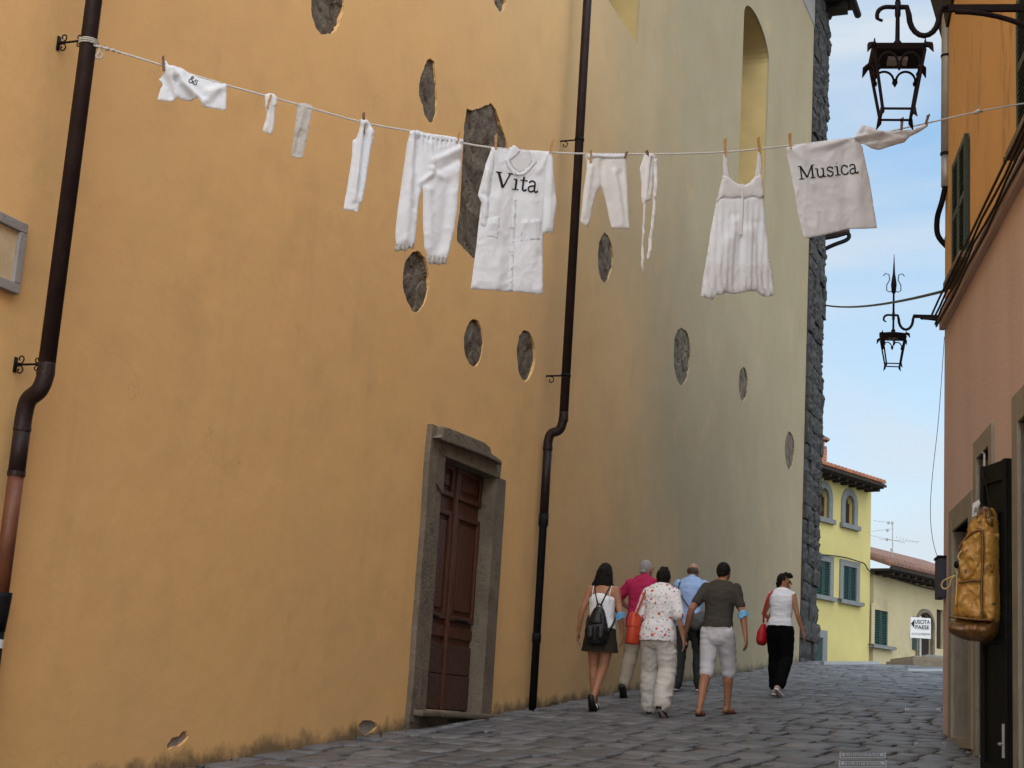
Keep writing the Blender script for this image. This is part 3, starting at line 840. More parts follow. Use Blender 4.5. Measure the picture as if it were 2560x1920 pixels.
# open black door leaf
lf0, lf1 = (12.2, .05), (12.66, .17)
def LF(a, o, z):                       # along the open leaf
    t = a / .476
    nx = Vector((lf1[1] - lf0[1], -(lf1[0] - lf0[0]))).normalized()
    return RW(lf0[0] + (lf1[0] - lf0[0]) * t + nx.x * -o, lf0[1] + (lf1[1] - lf0[1]) * t + nx.y * -o, z)
dl = root('open_door_leaf', RW(12.2, .05, 1.1), 'tall black wooden door leaf standing open behind the golden backpack', 'door')
lfb = obj('leaf', fbox(LF, 0, .476, -.045, 0, 1.12, 3.62), MAT['leaf'], dl)
for z0, z1 in ((1.14, 1.30), (2.2, 2.34), (3.2, 3.27), (3.46, 3.61)): obj('rail', fbox(LF, .06, .416, .001, .02, z0, z1), MAT['leaf'], lfb, bevel=.004)
for a0, a1 in ((0.002, .058), (.418, .474)): obj('stile', fbox(LF, a0, a1, .001, .022, 1.12, 3.62), MAT['leaf'], lfb, bevel=.004)
obj('bolt', join(tube([LF(.03, .03, 1.35), LF(.03, .03, 1.6)], .012, 8), tube([LF(.03, .03, 1.45), LF(.03, .07, 1.45)], .012, 8)), MAT['zinc'], lfb)
obj('hook', tube([LF(.44, .0, 3.62), LF(.44, .0, 3.72), LF(.44, .03, 3.74)], .01, 6), MAT['zinc'], lfb)

# ================================================================== house beyond the corner (carries the far lamp)
NB = root('neighbour_house', RW(20, -1.2, gz(20)), 'plastered house front set back beyond the corner of the pink house', 'house')
obj('wall', fbox(RW, 16.4, 23.6, -6, -1.15, 0, 9.0), MAT['pink'], NB)
obj('roof', fbox(RW, 16.4, 23.8, -6.2, -.95, 9.0, 9.15), MAT['tile2'], NB)

# ================================================================== lanterns
def lantern(parent, O, ax, ay, sc=1.0):
    def P(x, y, z): return O + ax * (x * sc) + ay * (y * sc) + Vector((0, 0, z * sc))
    mt_ = MAT['rustiron']
    a, b, h = .165, .100, .40
    hood = obj('hood', join(hexa([P(-a, -a, 0), P(a, -a, 0), P(a, a, 0), P(-a, a, 0), P(-a - .015, -a - .015, .035), P(a + .015, -a - .015, .035), P(a + .015, a + .015, .035), P(-a - .015, a + .015, .035)]),
                           hexa([P(-a, -a, .037), P(a, -a, .037), P(a, a, .037), P(-a, a, .037), P(-.03, -.03, .085), P(.03, -.03, .085), P(.03, .03, .085), P(-.03, .03, .085)])), mt_, parent)
    obj('lamp_plate', hexa([P(-.065, -.05, -.03), P(.065, -.05, -.03), P(.065, .05, -.03), P(-.065, .05, -.03), P(-.065, -.05, -.004), P(.065, -.05, -.004), P(.065, .05, -.004), P(-.065, .05, -.004)]), MAT['framegrey'], hood)
    for sx in (-1, 1):
        for sy in (-1, 1):
            def leg(z): 
                q = a + (b - a) * (-z / h)
                return P(sx * q, sy * q, z)
            obj('post', tube([leg(-.002), leg(-h)], .011 * sc, 6), mt_, parent)
            obj('foot', tube([leg(-h + .01), P(sx * (b + .004), sy * (b + .004), -h - .025), P(sx * (b + .022), sy * (b + .022), -h - .062)], [.014 * sc, .016 * sc, .003 * sc], 6), mt_, parent)
            obj('leaf_tip', tube([P(sx * a, sy * a, .03), P(sx * (a + .03), sy * (a + .03), .012), P(sx * (a + .048), sy * (a + .048), -.045)], [.02 * sc, .022 * sc, .003 * sc], 6), mt_, hood)
            obj('spike', tube([P(sx * a, sy * a, .034), P(sx * a, sy * a, .075)], [.010 * sc, .003 * sc], 6), mt_, hood)
    for k in range(4):
        c, s_ = cos(k * pi / 2), sin(k * pi / 2)
        def Q(u, z, off=0): 
            q = a + (b - a) * (-z / h) - off
            return P(u * c - q * s_, u * s_ + q * c, z)
        q = b
        obj('base_bar', tube([Q(-b, -h), Q(b, -h)], .009 * sc, 6), mt_, parent)
        tr = []
        for e in (-1, 1):
            arc = [Q(e * .072 + .064 * cos(t), -.10 + .075 * sin(t), .004) for t in [pi * i / 12 for i in range(13)]]
            tr.append(tube(arc, .0085 * sc, 6))
        tr.append(tube([Q(0, -.085, .004), Q(0, -.112, .004), Q(0, -.145, .004)], [.010 * sc, .021 * sc, .004 * sc], 6))
        for e in (-1, 1): tr.append(tube([Q(e * .134, -.10, .004), Q(e * .130, -.12, .004), Q(e * .126, -.14, .004)], [.008 * sc, .013 * sc, .004 * sc], 6))
        obj('tracery', join(*tr), mt_, parent, smooth=True)
def lamp(name, label, px_stem, D, wall_o, arm_px_y, rimy, sc=1.0):
    d = ray(px_stem, rimy)
    O = CAM + d * (D / math.hypot(d.x, d.y))
    s = (O - PR).dot(RD); o = (O - PR).dot(RN)
    t = root(name, RW(s, wall_o, O.z), label, 'street lamp', 'wrought iron street lamps on arms')
    lantern(t, O, RN, RD, sc)
    za = hit(px_stem, arm_px_y, RW(s, 0, 0), RD).z
    m = MAT['rustiron']
    E = lambda oo, zz: RW(s, oo, zz)
    zt = O.z + .085 * sc
    obj('stem', join(tube([E(o, zt - .03), E(o, zt + .03), E(o, zt + .05), E(o, za - .08), E(o, za - .06), E(o, za + .04)], [.03 * sc, .03 * sc, .016 * sc, .014 * sc, .02 * sc, .02 * sc], 8)), m, t, smooth=True)
    fin = tube([E(o, za + .04), E(o, za + .32 * sc), E(o, za + .34 * sc), E(o, za + .46 * sc), E(o, za + .58 * sc), E(o, za + .62 * sc), E(o, za + .92 * sc)], [.016 * sc, .014 * sc, .03 * sc, .042 * sc, .026 * sc, .018 * sc, .003], 8)
    cur = [tube([RW(s, o + e * q[0] * sc, za + q[1] * sc) for q in ((.02, .37), (.06, .345), (.10, .37), (.10, .45), (.06, .53), (.07, .61), (.12, .625), (.15, .59))], .007 * sc, 6) for e in (-1, 1)]
    obj('finial', join(fin, *cur), m, t, smooth=True)
    r = .018 * sc
    hook = [E(o + .02, za), E(o + .09 * sc, za + .0), E(o + .13 * sc, za - .03 * sc), E(o + .135 * sc, za - .08 * sc), E(o + .10 * sc, za - .10 * sc)]
    obj('hook', tube(spline(hook, 4), [r * .9] * 9 + [r * .8] * 4 + [r * .6] * 4, 8), m, t, smooth=True)
    U_ = [E(o, za), E(o - .06 * sc, za), E(o - .075 * sc, za - .06 * sc)] + [E(o - .175 * sc + .10 * sc * cos(a), za - .06 * sc - .15 * sc * sin(a)) for a in [pi * i / 10 for i in range(1, 10)]] + [E(o - .275 * sc, za - .06 * sc), E(o - .29 * sc, za), E(o - .33 * sc, za)]
    obj('arm_loop', tube(U_, r * 1.1, 8), m, t, smooth=True)
    bar = obj('arm', hexa([E(o - .28 * sc, za - .028), E(wall_o, za - .028), RW(s + .03, wall_o, za - .028), RW(s + .03, o - .28 * sc, za - .028), E(o - .28 * sc, za + .022), E(wall_o, za + .022), RW(s + .03, wall_o, za + .022), RW(s + .03, o - .28 * sc, za + .022)]), m, t, bevel=.004)
    rr = o - .38 * sc - wall_o
    br = [E(wall_o + .05 + rr * (1 - cos(a)) if False else wall_o + .04 + (rr - .04) * sin(a), za - .03 - .42 * (1 - cos(a * 1.0)) if False else za - .035 - .45 * sc * (1 - cos(pi / 2 - a)) ** 1.0) for a in [pi / 2 * i / 12 for i in range(13)]]
    br = [E(wall_o + .04 + (rr - .04) * sin(pi / 2 * i / 12), za - .035 - .46 * sc * (1 - sin(pi / 2 * i / 12)) ** .8 * (1 - .0)) for i in range(13)]
    br = [E(wall_o + .04 + (rr - .04) * (1 - cos(pi / 2 * (i / 12))), za - .035 - .46 * sc * (1 - sin(pi / 2 * i / 12))) for i in range(13)]
    obj('brace', tube(br, r, 8), m, t, smooth=True)
    obj('brace_curl', tube(spiral(E(wall_o + .075, za - .50 * sc), RN, EZ, .05, .02, 0.3, 4.2, 10), r * .8, 8), m, t, smooth=True)
    obj('wall_plate', fbox(RW, s - .03, s + .06, wall_o, wall_o + .02, za - .62 * sc, za + .1), m, t)
    return t
lamp('wall_lantern', 'large iron lantern without glass hanging from long arm at upper right', 2243, 10.0, .0, 18, 147, 1.0)
lamp('wall_lantern', 'smaller far iron lantern with pointed finial hanging against the sky', 2233, 21.5, -1.15, 788, 845, .97)

# ================================================================== wires
A_, B_ = lw(2062, 763, .05), RW(*((lambda q: (q[0], 0, q[1]))(rw(2366, 726))))
P = [A_.lerp(B_, i / 20) - Vector((0, 0, .10 * (1 - (2 * i / 20 - 1) ** 2))) for i in range(21)]
tag(obj('street_cable', tube(P, .017, 6), MAT['cable'], loc=A_), 'black cable strung from the stone corner across the sky', 'cable')
P = spline([mid(x, y, 17.5) for x, y in ((2361, 842), (2357, 900), (2346, 1050), (2330, 1200), (2326, 1290), (2334, 1360), (2352, 1415))], 6)
tag(obj('loose_wire', tube(P, .0035, 5), MAT['cable'], loc=P[0]), 'thin loose wire hanging down beside the pink house corner', 'wire')

# ================================================================== houses at the bend
FAZ = radians(20.3)
FD, FN = Vector((sin(FAZ), cos(FAZ), 0)), Vector((cos(FAZ), -sin(FAZ), 0))
FO = mid(2172, 1650, 55.0)
FO.z = 0
def FH(a, o, z): return FO + FD * a + FN * o + Vector((0, 0, z))
def fh(x, y, o=0.0):
    p = hit(x, y, FO + FN * o, FN)
    return (p - FO).dot(FD), p.z
def zpx(Xz, Yz): return 2040 + Xz * .3738, 1060 + Yz * .3738      # from my enlarged crop of this corner
def fz(X, Y, o=0.0): return fh(*zpx(X, Y), o)
yh = root('yellow_house', FH(-3, 0, 3.4), 'bright yellow house with tiled roof and arched top windows at the bend', 'house')
ztop = fz(360, 450)[1]
def frect(x0, y0, x1, y1):           # crop rectangle -> (a0, a1, z0, z1)
    a0, za = fz(x0, (y0 + y1) / 2); a1, zb = fz(x1, (y0 + y1) / 2)
    xm = (x0 + x1) / 2
    return a0, a1, fz(xm, y1)[1], fz(xm, y0)[1]
wa = frect(190, 478, 250, 672)
wb = (wa[0] - (fz(218, 600)[0] - fz(48, 560)[0]), 0, wa[2], wa[3]); wb = (wb[0], wb[0] + wa[1] - wa[0], wb[2], wb[3])
sh = frect(176, 955, 264, 1182)
dx = fz(220, 1060)[0] - fz(42, 1030)[0]
shl = (sh[0] - dx, sh[1] - dx, sh[2], sh[3])
dr_ = frect(-10, 1425, 40, 1600)
hs = []
for w in (wa, wb): hs.append(arch_hole(w[0], w[1], w[2], w[3] - (w[1] - w[0]) * .5, (w[1] - w[0]) * .5))
for w in (sh, shl): hs.append([(w[0], w[2]), (w[1], w[2]), (w[1], w[3]), (w[0], w[3])])
V, F = plate([(-14, 2), (0, 2), (0, ztop), (-14, ztop)], hs, .35)
obj('wall', ([FH(a, z, b) for a, b, z in V], F), MAT['yellow'], yh)
obj('side_wall', fbox(FH, -.01, .25, -8, -.352, 2, ztop), MAT['yellow'], yh)
for w in (wa, wb):
    wd = w[1] - w[0]
    wn = obj('arched_window', prism([FH(a, -.2, b) for a, b in arch_hole(w[0] - .02, w[1] + .02, w[2] - .02, w[3] - wd * .5, wd * .52)], FN * -.03), MAT['glass'], yh)
    o_, i_ = arch_hole(w[0] - .24, w[1] + .24, w[2], w[3] - wd * .5, wd * .5 + .24), arch_hole(w[0], w[1], w[2] - .05, w[3] - wd * .5, wd * .5)
    V, F = plate(o_, [[(a, max(b, w[2] + .001)) for a, b in i_]], .1)
    obj('frame', ([FH(a, z + .05, b) for a, b, z in V], F), MAT['greystone'], wn)
    obj('sill', fbox(FH, w[0] - .32, w[1] + .32, .0, .14, w[2] - .16, w[2] - .002), MAT['greystone'], wn)
    obj('casement', join(fbox(FH, w[0] + wd * .45, w[0] + wd * .55, -.2, -.15, w[2], w[3] - .05), fbox(FH, w[0], w[0] + wd * .1, -.2, -.15, w[2], w[3] - wd * .4), fbox(FH, w[1] - wd * .1, w[1], -.2, -.15, w[2], w[3] - wd * .4)), MAT['wood'], wn)
for w in (sh, shl):
    wn = obj('window', fbox(FH, w[0] - .01, w[1] + .01, -.2, -.17, w[2], w[3]), MAT['glass'], yh)
    for q in ((w[0] - .22, w[0], w[2], w[3] + .2), (w[1], w[1] + .22, w[2], w[3] + .2), (w[0] + .001, w[1] - .001, w[3], w[3] + .198)):
        obj('frame', fbox(FH, q[0], q[1], .0, .05, q[2], q[3]), MAT['greystone'], wn)
    obj('sill', fbox(FH, w[0] - .3, w[1] + .3, .0, .16, w[2] - .14, w[2] - .002), MAT['greystone'], wn)
    def shutter2(parent, w):
        mm = (w[0] + w[1]) / 2
        for x0, x1 in ((w[0] + .01, mm - .01), (mm + .01, w[1] - .01)):
            b = obj('shutter', join(fbox(FH, x0, x0 + .08, -.05, .03, w[2], w[3]), fbox(FH, x1 - .08, x1, -.05, .03, w[2], w[3]), fbox(FH, x0 + .08, x1 - .08, -.05, -.03, w[2], w[3])), MAT['green2'], parent)
            n = 14
            h = (w[3] - w[2]) / n
            for i in range(n):
                zc = w[2] + h * (i + .5)
                obj('slat', hexa([FH(x0 + .08, -.028, zc + h * .3), FH(x1 - .08, -.028, zc + h * .3), FH(x1 - .08, .02, zc - h * .35), FH(x0 + .08, .02, zc - h * .35),
                                  FH(x0 + .08, -.028, zc + h * .45), FH(x1 - .08, -.028, zc + h * .45), FH(x1 - .08, .02, zc - h * .2), FH(x0 + .08, .02, zc - h * .2)]), MAT['green2'], b, fixn=False)
    shutter2(wn, w)
    for e in (w[0] - .34, w[1] + .34): obj('shutter_catch', tube([FH(e, 0, w[2] - .02), FH(e, .16, w[2] - .02), FH(e, .16, w[2] - .1)], .014, 5), MAT['iron'], wn)
a0, a1, z0, z1 = frect(-30, 1425, 38, 1600)
dd = obj('door', fbox(FH, a0, a1, -.1, .012, 2.5, z1), MAT['green2'], yh)
obj('frame', join(fbox(FH, a1, a1 + .28, .0, .05, 2.5, z1 + .25), fbox(FH, a0, a1 - .001, .0, .05, z1, z1 + .25)), MAT['greystone'], dd)
# roof of the yellow house: boards, then rows of round tiles
def tile_row(parent, fr, a0, a1, o0, z0, drop, n, rows, mat, r_=.11, length=.5, seed=0):
    rr = random.Random(seed)
    step = (a1 - a0) / n
    me0 = None
    for j in range(rows):
        for i in range(n):
            a = a0 + (i + .5) * step
            oo, zz = o0 - j * length * .8, z0 + j * length * .8 * drop
            V, F = [], []
            m_ = 6
            for (q, ra) in ((0, r_), (1, r_ * .82)):
                for k in range(m_ + 1):
                    t = pi * k / m_
                    V.append(fr(a + ra * cos(t), oo - q * length, zz + q * length * drop + ra * sin(t)))
            for k in range(m_): F.append((k, k + 1, m_ + 2 + k, m_ + 1 + k))
            F.append(tuple(range(m_ + 1)))
            obj('roof_tile', (V, F), MAT[mat], parent, fixn=False)
aR = fz(450, 445, .6)[0]
zR = ztop + .05
obj('eave', join(fbox(FH, -14, aR, -.36, .62, zR - .02, zR + .07), fbox(FH, -14, aR - .02, .62, .74, zR + .02, zR + .10)), MAT['eave'], yh)
for i in range(16): obj('rafter', fbox(FH, aR - .25 - i * .55, aR - .13 - i * .55, .002, .55, zR - .13, zR - .022), MAT['eave'], yh)
rf = obj('roof', hexa([FH(-14, .66, zR + .1), FH(aR, .66, zR + .1), FH(aR, -5, zR + 1.5), FH(-14, -5, zR + 1.5), FH(-14, .66, zR + .16), FH(aR, .66, zR + .16), FH(aR, -5, zR + 1.56), FH(-14, -5, zR + 1.56)]), MAT['tile'], yh)
tile_row(rf, FH, -8.5, aR - .05, .74, zR + .15, .25, 34, 3, 'tile', .125, .55)
ch = root('chimney', mid(2060, 1165, 58), 'narrow brick chimney with tile cap behind the rough stone edge', 'chimney')
c0, c1 = mid(2048, 1170, 58), mid(2066, 1092, 58)
cx_ = Vector((c0.x, c0.y, 0))
def CH(a, o, z): return Vector((c0.x, c0.y, 0)) + R0 * a + HEAD * o + Vector((0, 0, z))
obj('stack', fbox(CH, -.05, .27, 0, .4, c0.z - .6, c1.z - .35), MAT['tile2'], ch)
for k in range(8): obj('brick', fbox(CH, -.06, .28, -.012, .41, c0.z - .1 + k * .105, c0.z - .1 + k * .105 + .08), MAT['tile'], ch)
obj('pot', fbox(CH, .02, .2, .08, .3, c1.z - .35, c1.z - .08), MAT['tile'], ch)
obj('cap', prism([CH(-.12, -.08, c1.z - .08), CH(.36, -.08, c1.z - .13), CH(.36, -.08, c1.z - .07), CH(.1, -.08, c1.z + .06), CH(-.12, -.08, c1.z)], HEAD * .55), MAT['tile2'], ch)

bh = root('beige_house', FH(5, 0, 3.4), 'low beige house with brown tiled roof beside the yellow house', 'house')
zb1 = fz(380, 985)[1]
BE = 14.0
bw = frect(382, 1247, 472, 1480)
bw2 = frect(640, 1290, 670, 1510)
ad_ = frect(672, 1262, 772, 1585)
ad2 = frect(803, 1243, 850, 1505)
dz1 = lambda a: 0
hs = [[(w[0], w[2]), (w[1], w[2]), (w[1], w[3]), (w[0], w[3])] for w in (bw,)]
wdd = ad_[1] - ad_[0]
hs.append(arch_hole(ad_[0], ad_[1], ad_[2] - .3, ad_[3] - wdd * .35, wdd * .35))
hs.append([(ad2[0], ad2[2]), (ad2[1], ad2[2]), (ad2[1], ad2[3]), (ad2[0], ad2[3])])
V, F = plate([(.26, 2), (BE, 2), (BE, zb1), (.26, zb1)], hs, .35)
obj('wall', ([FH(a, z + .02, b) for a, b, z in V], F), MAT['beige'], bh)
wn = obj('window', fbox(FH, bw[0] - .01, bw[1] + .01, -.2, -.17, bw[2], bw[3]), MAT['glass'], bh)
for q in ((bw[0] - .2, bw[0], bw[2], bw[3] + .2), (bw[1], bw[1] + .2, bw[2], bw[3] + .2), (bw[0] + .001, bw[1] - .001, bw[3], bw[3] + .198)):
    obj('frame', fbox(FH, q[0], q[1], .02, .06, q[2], q[3]), MAT['beige'], wn)
obj('sill', fbox(FH, bw[0] - .3, bw[1] + .3, .02, .2, bw[2] - .12, bw[2] - .002), MAT['greystone'], wn)
shutter2(wn, bw)
for e in (bw[0] - .34, bw[1] + .34): obj('shutter_catch', tube([FH(e, 0, bw[2] - .02), FH(e, .2, bw[2] - .02), FH(e, .2, bw[2] - .1)], .014, 5), MAT['iron'], wn)
ado = obj('arched_door', prism([FH(a, -.12, b) for a, b in arch_hole(ad_[0] - .02, ad_[1] + .02, ad_[2] - .35, ad_[3] - wdd * .35, wdd * .37)], FN * -.05), MAT['eave'], bh)
V, F = plate(arch_hole(ad_[0] - .12, ad_[1] + .12, ad_[2] - .3, ad_[3] - wdd * .35, wdd * .35 + .14), [arch_hole(ad_[0] + .004, ad_[1] - .004, ad_[2] - .2, ad_[3] - wdd * .35, wdd * .35 - .004)], .12)
obj('frame', ([FH(a, z + .08, b) for a, b, z in V], F), MAT['frame'], ado)
for k in range(5): obj('plank', fbox(FH, ad_[0] + k * wdd / 5 + .01, ad_[0] + (k + 1) * wdd / 5 - .01, -.12, -.10, ad_[2] - .3, ad_[3] - wdd * .3), MAT['eave'], ado)
obj('side_door', fbox(FH, ad2[0] - .02, ad2[1] + .02, -.15, -.1, ad2[2] - .02, ad2[3] + .02), MAT['eave'], bh)
obj('side_window', fbox(FH, bw2[0], bw2[0] + .5, .022, .06, bw2[2], bw2[3]), MAT['green2'], bh)
# beige roof
ev2 = obj('eave', join(fbox(FH, -.0, BE, -.36, .75, zb1 + .0, zb1 + .08), fbox(FH, 0, BE, .75, .85, zb1 + .04, zb1 + .13)), MAT['eave'], bh)
for i in range(24): obj('rafter', fbox(FH, .3 + i * .55, .42 + i * .55, .022, .72, zb1 - .12, zb1 - .002), MAT['eave'], bh)
rf2 = obj('roof', hexa([FH(0, .8, zb1 + .13), FH(BE, .8, zb1 + .13), FH(BE, -5, zb1 + 2.0), FH(0, -5, zb1 + 2.0), FH(0, .8, zb1 + .2), FH(BE, .8, zb1 + .2), FH(BE, -5, zb1 + 2.06), FH(0, -5, zb1 + 2.06)]), MAT['tile2'], bh)
tile_row(rf2, FH, .0, BE, .88, zb1 + .18, .32, 52, 4, 'tile2', .13, .55)
# cable looping along both fronts
P = [FH(fh(x, y, .1)[0], .12, fh(x, y, .1)[1]) for x, y in [zpx(*q) for q in ((0, 872), (100, 880), (200, 895), (280, 920), (320, 935), (345, 975), (375, 995), (450, 1010), (600, 1055), (720, 1090), (840, 1118))]]
tag(obj('facade_cable', tube(spline(P, 4), .022, 6), MAT['cable'], loc=P[0]), 'dark cable looping across the yellow and beige house fronts', 'cable')
# antenna
at = root('antenna', mid(2231, 1395, 58), 'thin metal television antenna standing on the beige house roof', 'antenna')
def AP(x, y, D=58): return mid(2040 + x * .3738, 1060 + y * .3738, D)
obj('mast', tube([AP(512, 900), AP(512, 650)], .016, 6), MAT['zinc'], at)
for q, d in (((382, 646), (520, 662)), ((372, 718), (520, 700)), ((365, 745), (595, 795)), ((425, 772), (690, 788))):
    b = obj('boom', tube([AP(*q), AP(*d)], .008, 5), MAT['zinc'], at)
for (x, y) in ((485, 660), (478, 710), (475, 772), (510, 662), (505, 840)):
    obj('clamp', tube([AP(x, y - 8), AP(x, y + 10)], .04, 6), MAT['zinc'], at)
for k in range(7):
    obj('element', tube([AP(540 + k * 22, 750 + k * 5.6, 57.6), AP(540 + k * 22, 764 + k * 5.6, 58.4)], .005, 4), MAT['zinc'], at)

# road sign
sg = root('road_sign', mid(2301, 1640, 46), 'white road sign with black arrow and lettering before the arched door', 'sign')
SD = 46.0
def SG(x, y, off=0.0): return hit(x, y, mid(2301, 1569, SD) - HEAD * off, HEAD)
q = [SG(2276, 1594), SG(2327, 1597), SG(2327, 1546), SG(2277, 1542)]
obj('board', prism(q, HEAD * .03), MAT['paper'], sg)
obj('post', tube([SG(2301, 1668, -.06), SG(2301, 1540, -.06)], .03, 8), MAT['zinc'], sg)
obj('arrow', prism([SG(2277.5, 1559, .008), SG(2286, 1549, .008), SG(2286, 1570, .008)], HEAD * .004), MAT['ink'], sg)
def text3d(body, x0, y0, x1, y1, parent, name, mat='ink', bold=.012):
    cu = bpy.data.curves.new('t', 'FONT')
    cu.body = body
    cu.size = 1.0
    cu.offset = bold
    o = bpy.data.objects.new('t', cu)
    COL.objects.link(o)
    dg = bpy.context.evaluated_depsgraph_get()
    me = bpy.data.meshes.new_from_object(o.evaluated_get(dg))
    V = [v.co.copy() for v in me.vertices]
    F = [tuple(p.vertices) for p in me.polygons]
    bpy.data.objects.remove(o)
    xs, ys = [v.x for v in V], [v.y for v in V]
    ax, bx, ay, by = min(xs), max(xs), min(ys), max(ys)
    W = [SG(x0 + (v.x - ax) / (bx - ax) * (x1 - x0), y1 + (v.y - ay) / (by - ay) * (y0 - y1) + (v.x - ax) / (bx - ax) * 1.2, .012) for v in V]
    return obj(name, (W, F), MAT[mat], parent, fixn=False)
text3d('USCITA', 2287.5, 1549, 2325, 1559, sg, 'lettering')
text3d('PAESE', 2289, 1562.5, 2323, 1572.5, sg, 'lettering')
text3d('TUTTE LE DIREZIONI', 2279, 1582, 2325.5, 1587, sg, 'lettering', 'letter', .005)
# steps and raised paving by the arched door
stp = root('stone_steps', mid(2310, 1655, 44), 'worn grey stone steps at the foot of the arched door', 'steps')
def ST(a, o, z): return mid(2300, 1650, 45) * 1.0 + R0 * a + HEAD * o + Vector((0, 0, z - mid(2300, 1650, 45).z))
zs = mid(2300, 1652, 45).z
obj('step', fbox(ST, -.2, 1.6, .0, 3, zs - .8, zs + .06), MAT['frame'], stp, bevel=.03)
obj('step', fbox(ST, .05, 1.9, .8, 3.5, zs - .5, zs + .17), MAT['frame'], stp, bevel=.03)
obj('landing', fbox(ST, .55, 3.5, 1.4, 4.5, zs - .5, zs + .26), MAT['paving'], stp, bevel=.03)
# pale inscribed slabs let into the paving
for k, (x0, y0, x1, y1, lab) in enumerate(((2098, 1884, 2215, 1899, 'pale inscribed slab in the paving, upper of the near pair'), (2096, 1905, 2218, 1922, 'pale inscribed slab in the paving cut by the bottom edge'),
        (2286, 1858, 2366, 1867, 'pale slab in the paving beside the foot of the pink house'), (2262, 1771, 2352, 1781, 'pale slab in the paving below the road sign'),
        (2060, 1655, 2200, 1662, 'long pale slab at the crest of the street under the yellow house'), (2270, 1674, 2356, 1679, 'pale strip at the crest of the street before the steps'))):
    c = [gp(x0, y1), gp(x1, y1), gp(x1, y0), gp(x0, y0)]
    cen = (c[0] + c[2]) / 2
    t = root('inscribed_slab', cen, lab, 'paving slab', 'pale inscribed slabs in the paving')
    up = Vector((0, 0, .016))
    obj('slab', prism([p + up for p in c], Vector((0, 0, -.05))), MAT['marble'], t, bevel=.006)
    if k < 4:
        def q(u, v): return c[0].lerp(c[1], u).lerp(c[3].lerp(c[2], u), v) + Vector((0, 0, .0195))
        bl = []
        for (u0, v0, u1, v1) in ((.04, .1, .96, .16), (.04, .84, .96, .9), (.04, .16, .055, .84), (.945, .16, .96, .84)):
            bl.append(prism([q(u0, v0), q(u1, v0), q(u1, v1), q(u0, v1)], Vector((0, 0, -.006))))
        obj('border_line', join(*bl), MAT['letter'], t)['kind'] = 'stuff'
        rr = random.Random(k)
        dl_ = []
        for v in (.36, .60):
            u = .12
            while u < .86:
                w = rr.uniform(.015, .04)
                dl_.append(prism([q(u, v - .05), q(u + w, v - .05), q(u + w, v + .07), q(u, v + .07)], Vector((0, 0, -.006))))
                u += w + rr.uniform(.008, .03)
        obj('engraving', join(*dl_), MAT['letter'], t)['kind'] = 'stuff'
# weeds and moss along the foot of the church wall
V, F = [], []
rr = random.Random(3)
for k in range(520):
    y = rr.uniform(9, 31.5)
    if 12.9 < y < 15.3 or noise.noise(Vector((y * 1.1, 3, 1))) < .0: continue
    x = abs(rr.gauss(0, .05)) + .005
    h = rr.uniform(.015, .055) * (1.9 if rr.random() < .07 else 1)
    a = rr.uniform(0, 2 * pi)
    w = rr.uniform(.006, .016)
    b0 = Vector((x, y, gz(y) - .02))
    dv = Vector((cos(a), sin(a), 0)) * w
    tip = b0 + Vector((rr.uniform(-.01, .03), rr.uniform(-.03, .03), h))
    k0 = len(V)
    V += [b0 - dv, b0 + dv, b0.lerp(tip, .6) + dv * .6, tip, b0.lerp(tip, .6) - dv * .6]
    F.append(tuple(range(k0, k0 + 5)))
tag(obj('weeds', (V, F), MAT['weed'], fixn=False), 'dark dry weeds and moss along the foot of the church wall', 'weeds', kind='stuff')
# ================================================================== clothesline and laundry
ROPE_A = Vector((PX + .055, PY1, lw(215, 108, PX).z))
_s, _z = rw(2575, 256)
ROPE_B = RW(_s, .02, _z)
_h = (ROPE_B - ROPE_A); _h.z = 0
LN = Vector((_h.y, -_h.x, 0)).normalized()          # normal of the hanging plane, towards the camera
if LN.dot(CAM - ROPE_A) < 0: LN = -LN
def lp(x, y, d=0.0): return hit(x, y, ROPE_A, LN) + LN * d
rope_px = [(215, 108), (300, 131), (405, 163), (565, 212), (660, 238), (745, 261), (908, 306), (1060, 334), (1155, 357), (1240, 370), (1380, 381), (1460, 384), (1640, 385), (1810, 380), (1975, 364), (2150, 343), (2320, 307), (2445, 279), (2575, 256)]
def rope_y(x):
    for (a, b), (c, d) in zip(rope_px, rope_px[1:]):
        if a <= x <= c: return b + (d - b) * (x - a) / (c - a)
    return 385
line = root('clothesline', ROPE_A, 'white rope clothesline sagging across the street', 'clothesline')
RP = spline([lp(*q) for q in rope_px], 10)
obj('rope', tube(RP, .0055, 8), MAT['rope'], line, smooth=True)
# two strands laid round the rope so that the twist reads
for ph in (0, pi):
    P = []
    for i in range(len(RP) - 1):
        for j in range(8):
            q = RP[i].lerp(RP[i + 1], j / 8)
            a = (i * 8 + j) * .85 + ph
            P.append(q + Vector((0, 0, sin(a) * .0035)) + LN * (cos(a) * .0035))
    obj('strand', tube(P, .0038, 5), MAT['white2'], line)
kn = [tube(spiral(Vector((PX, PY1, ROPE_A.z + .012 * k)), EX, Vector((0, 1, 0)), .056, .056, 0, 6.4, 20), .0055, 6) for k in range(3)]
for q in kn: obj('loop', q, MAT['rope'], line, smooth=True)
K = []
for (x, y), r in (((252, 118), .013), ((268, 122), .016), ((283, 126), .014), ((298, 131), .011)): K.append(ball(lp(x, y), (r, r, r * .8), 8, 6))
K.append(tube(spline([lp(252, 120), lp(246, 132), lp(240, 142), lp(250, 146), lp(256, 138), lp(250, 130)], 5), .006, 6))
obj('knot', join(*K), MAT['rope'], line, smooth=True)
K = [ball(lp(2445, 279), (.02, .02, .017), 8, 6), tube([lp(2436, 284), lp(2445, 276), lp(2455, 279)], .011, 6), tube(spline([lp(2446, 278), lp(2448, 268), lp(2444, 263)], 4), .004, 5)]
obj('knot', join(*K), MAT['rope'], line, smooth=True)

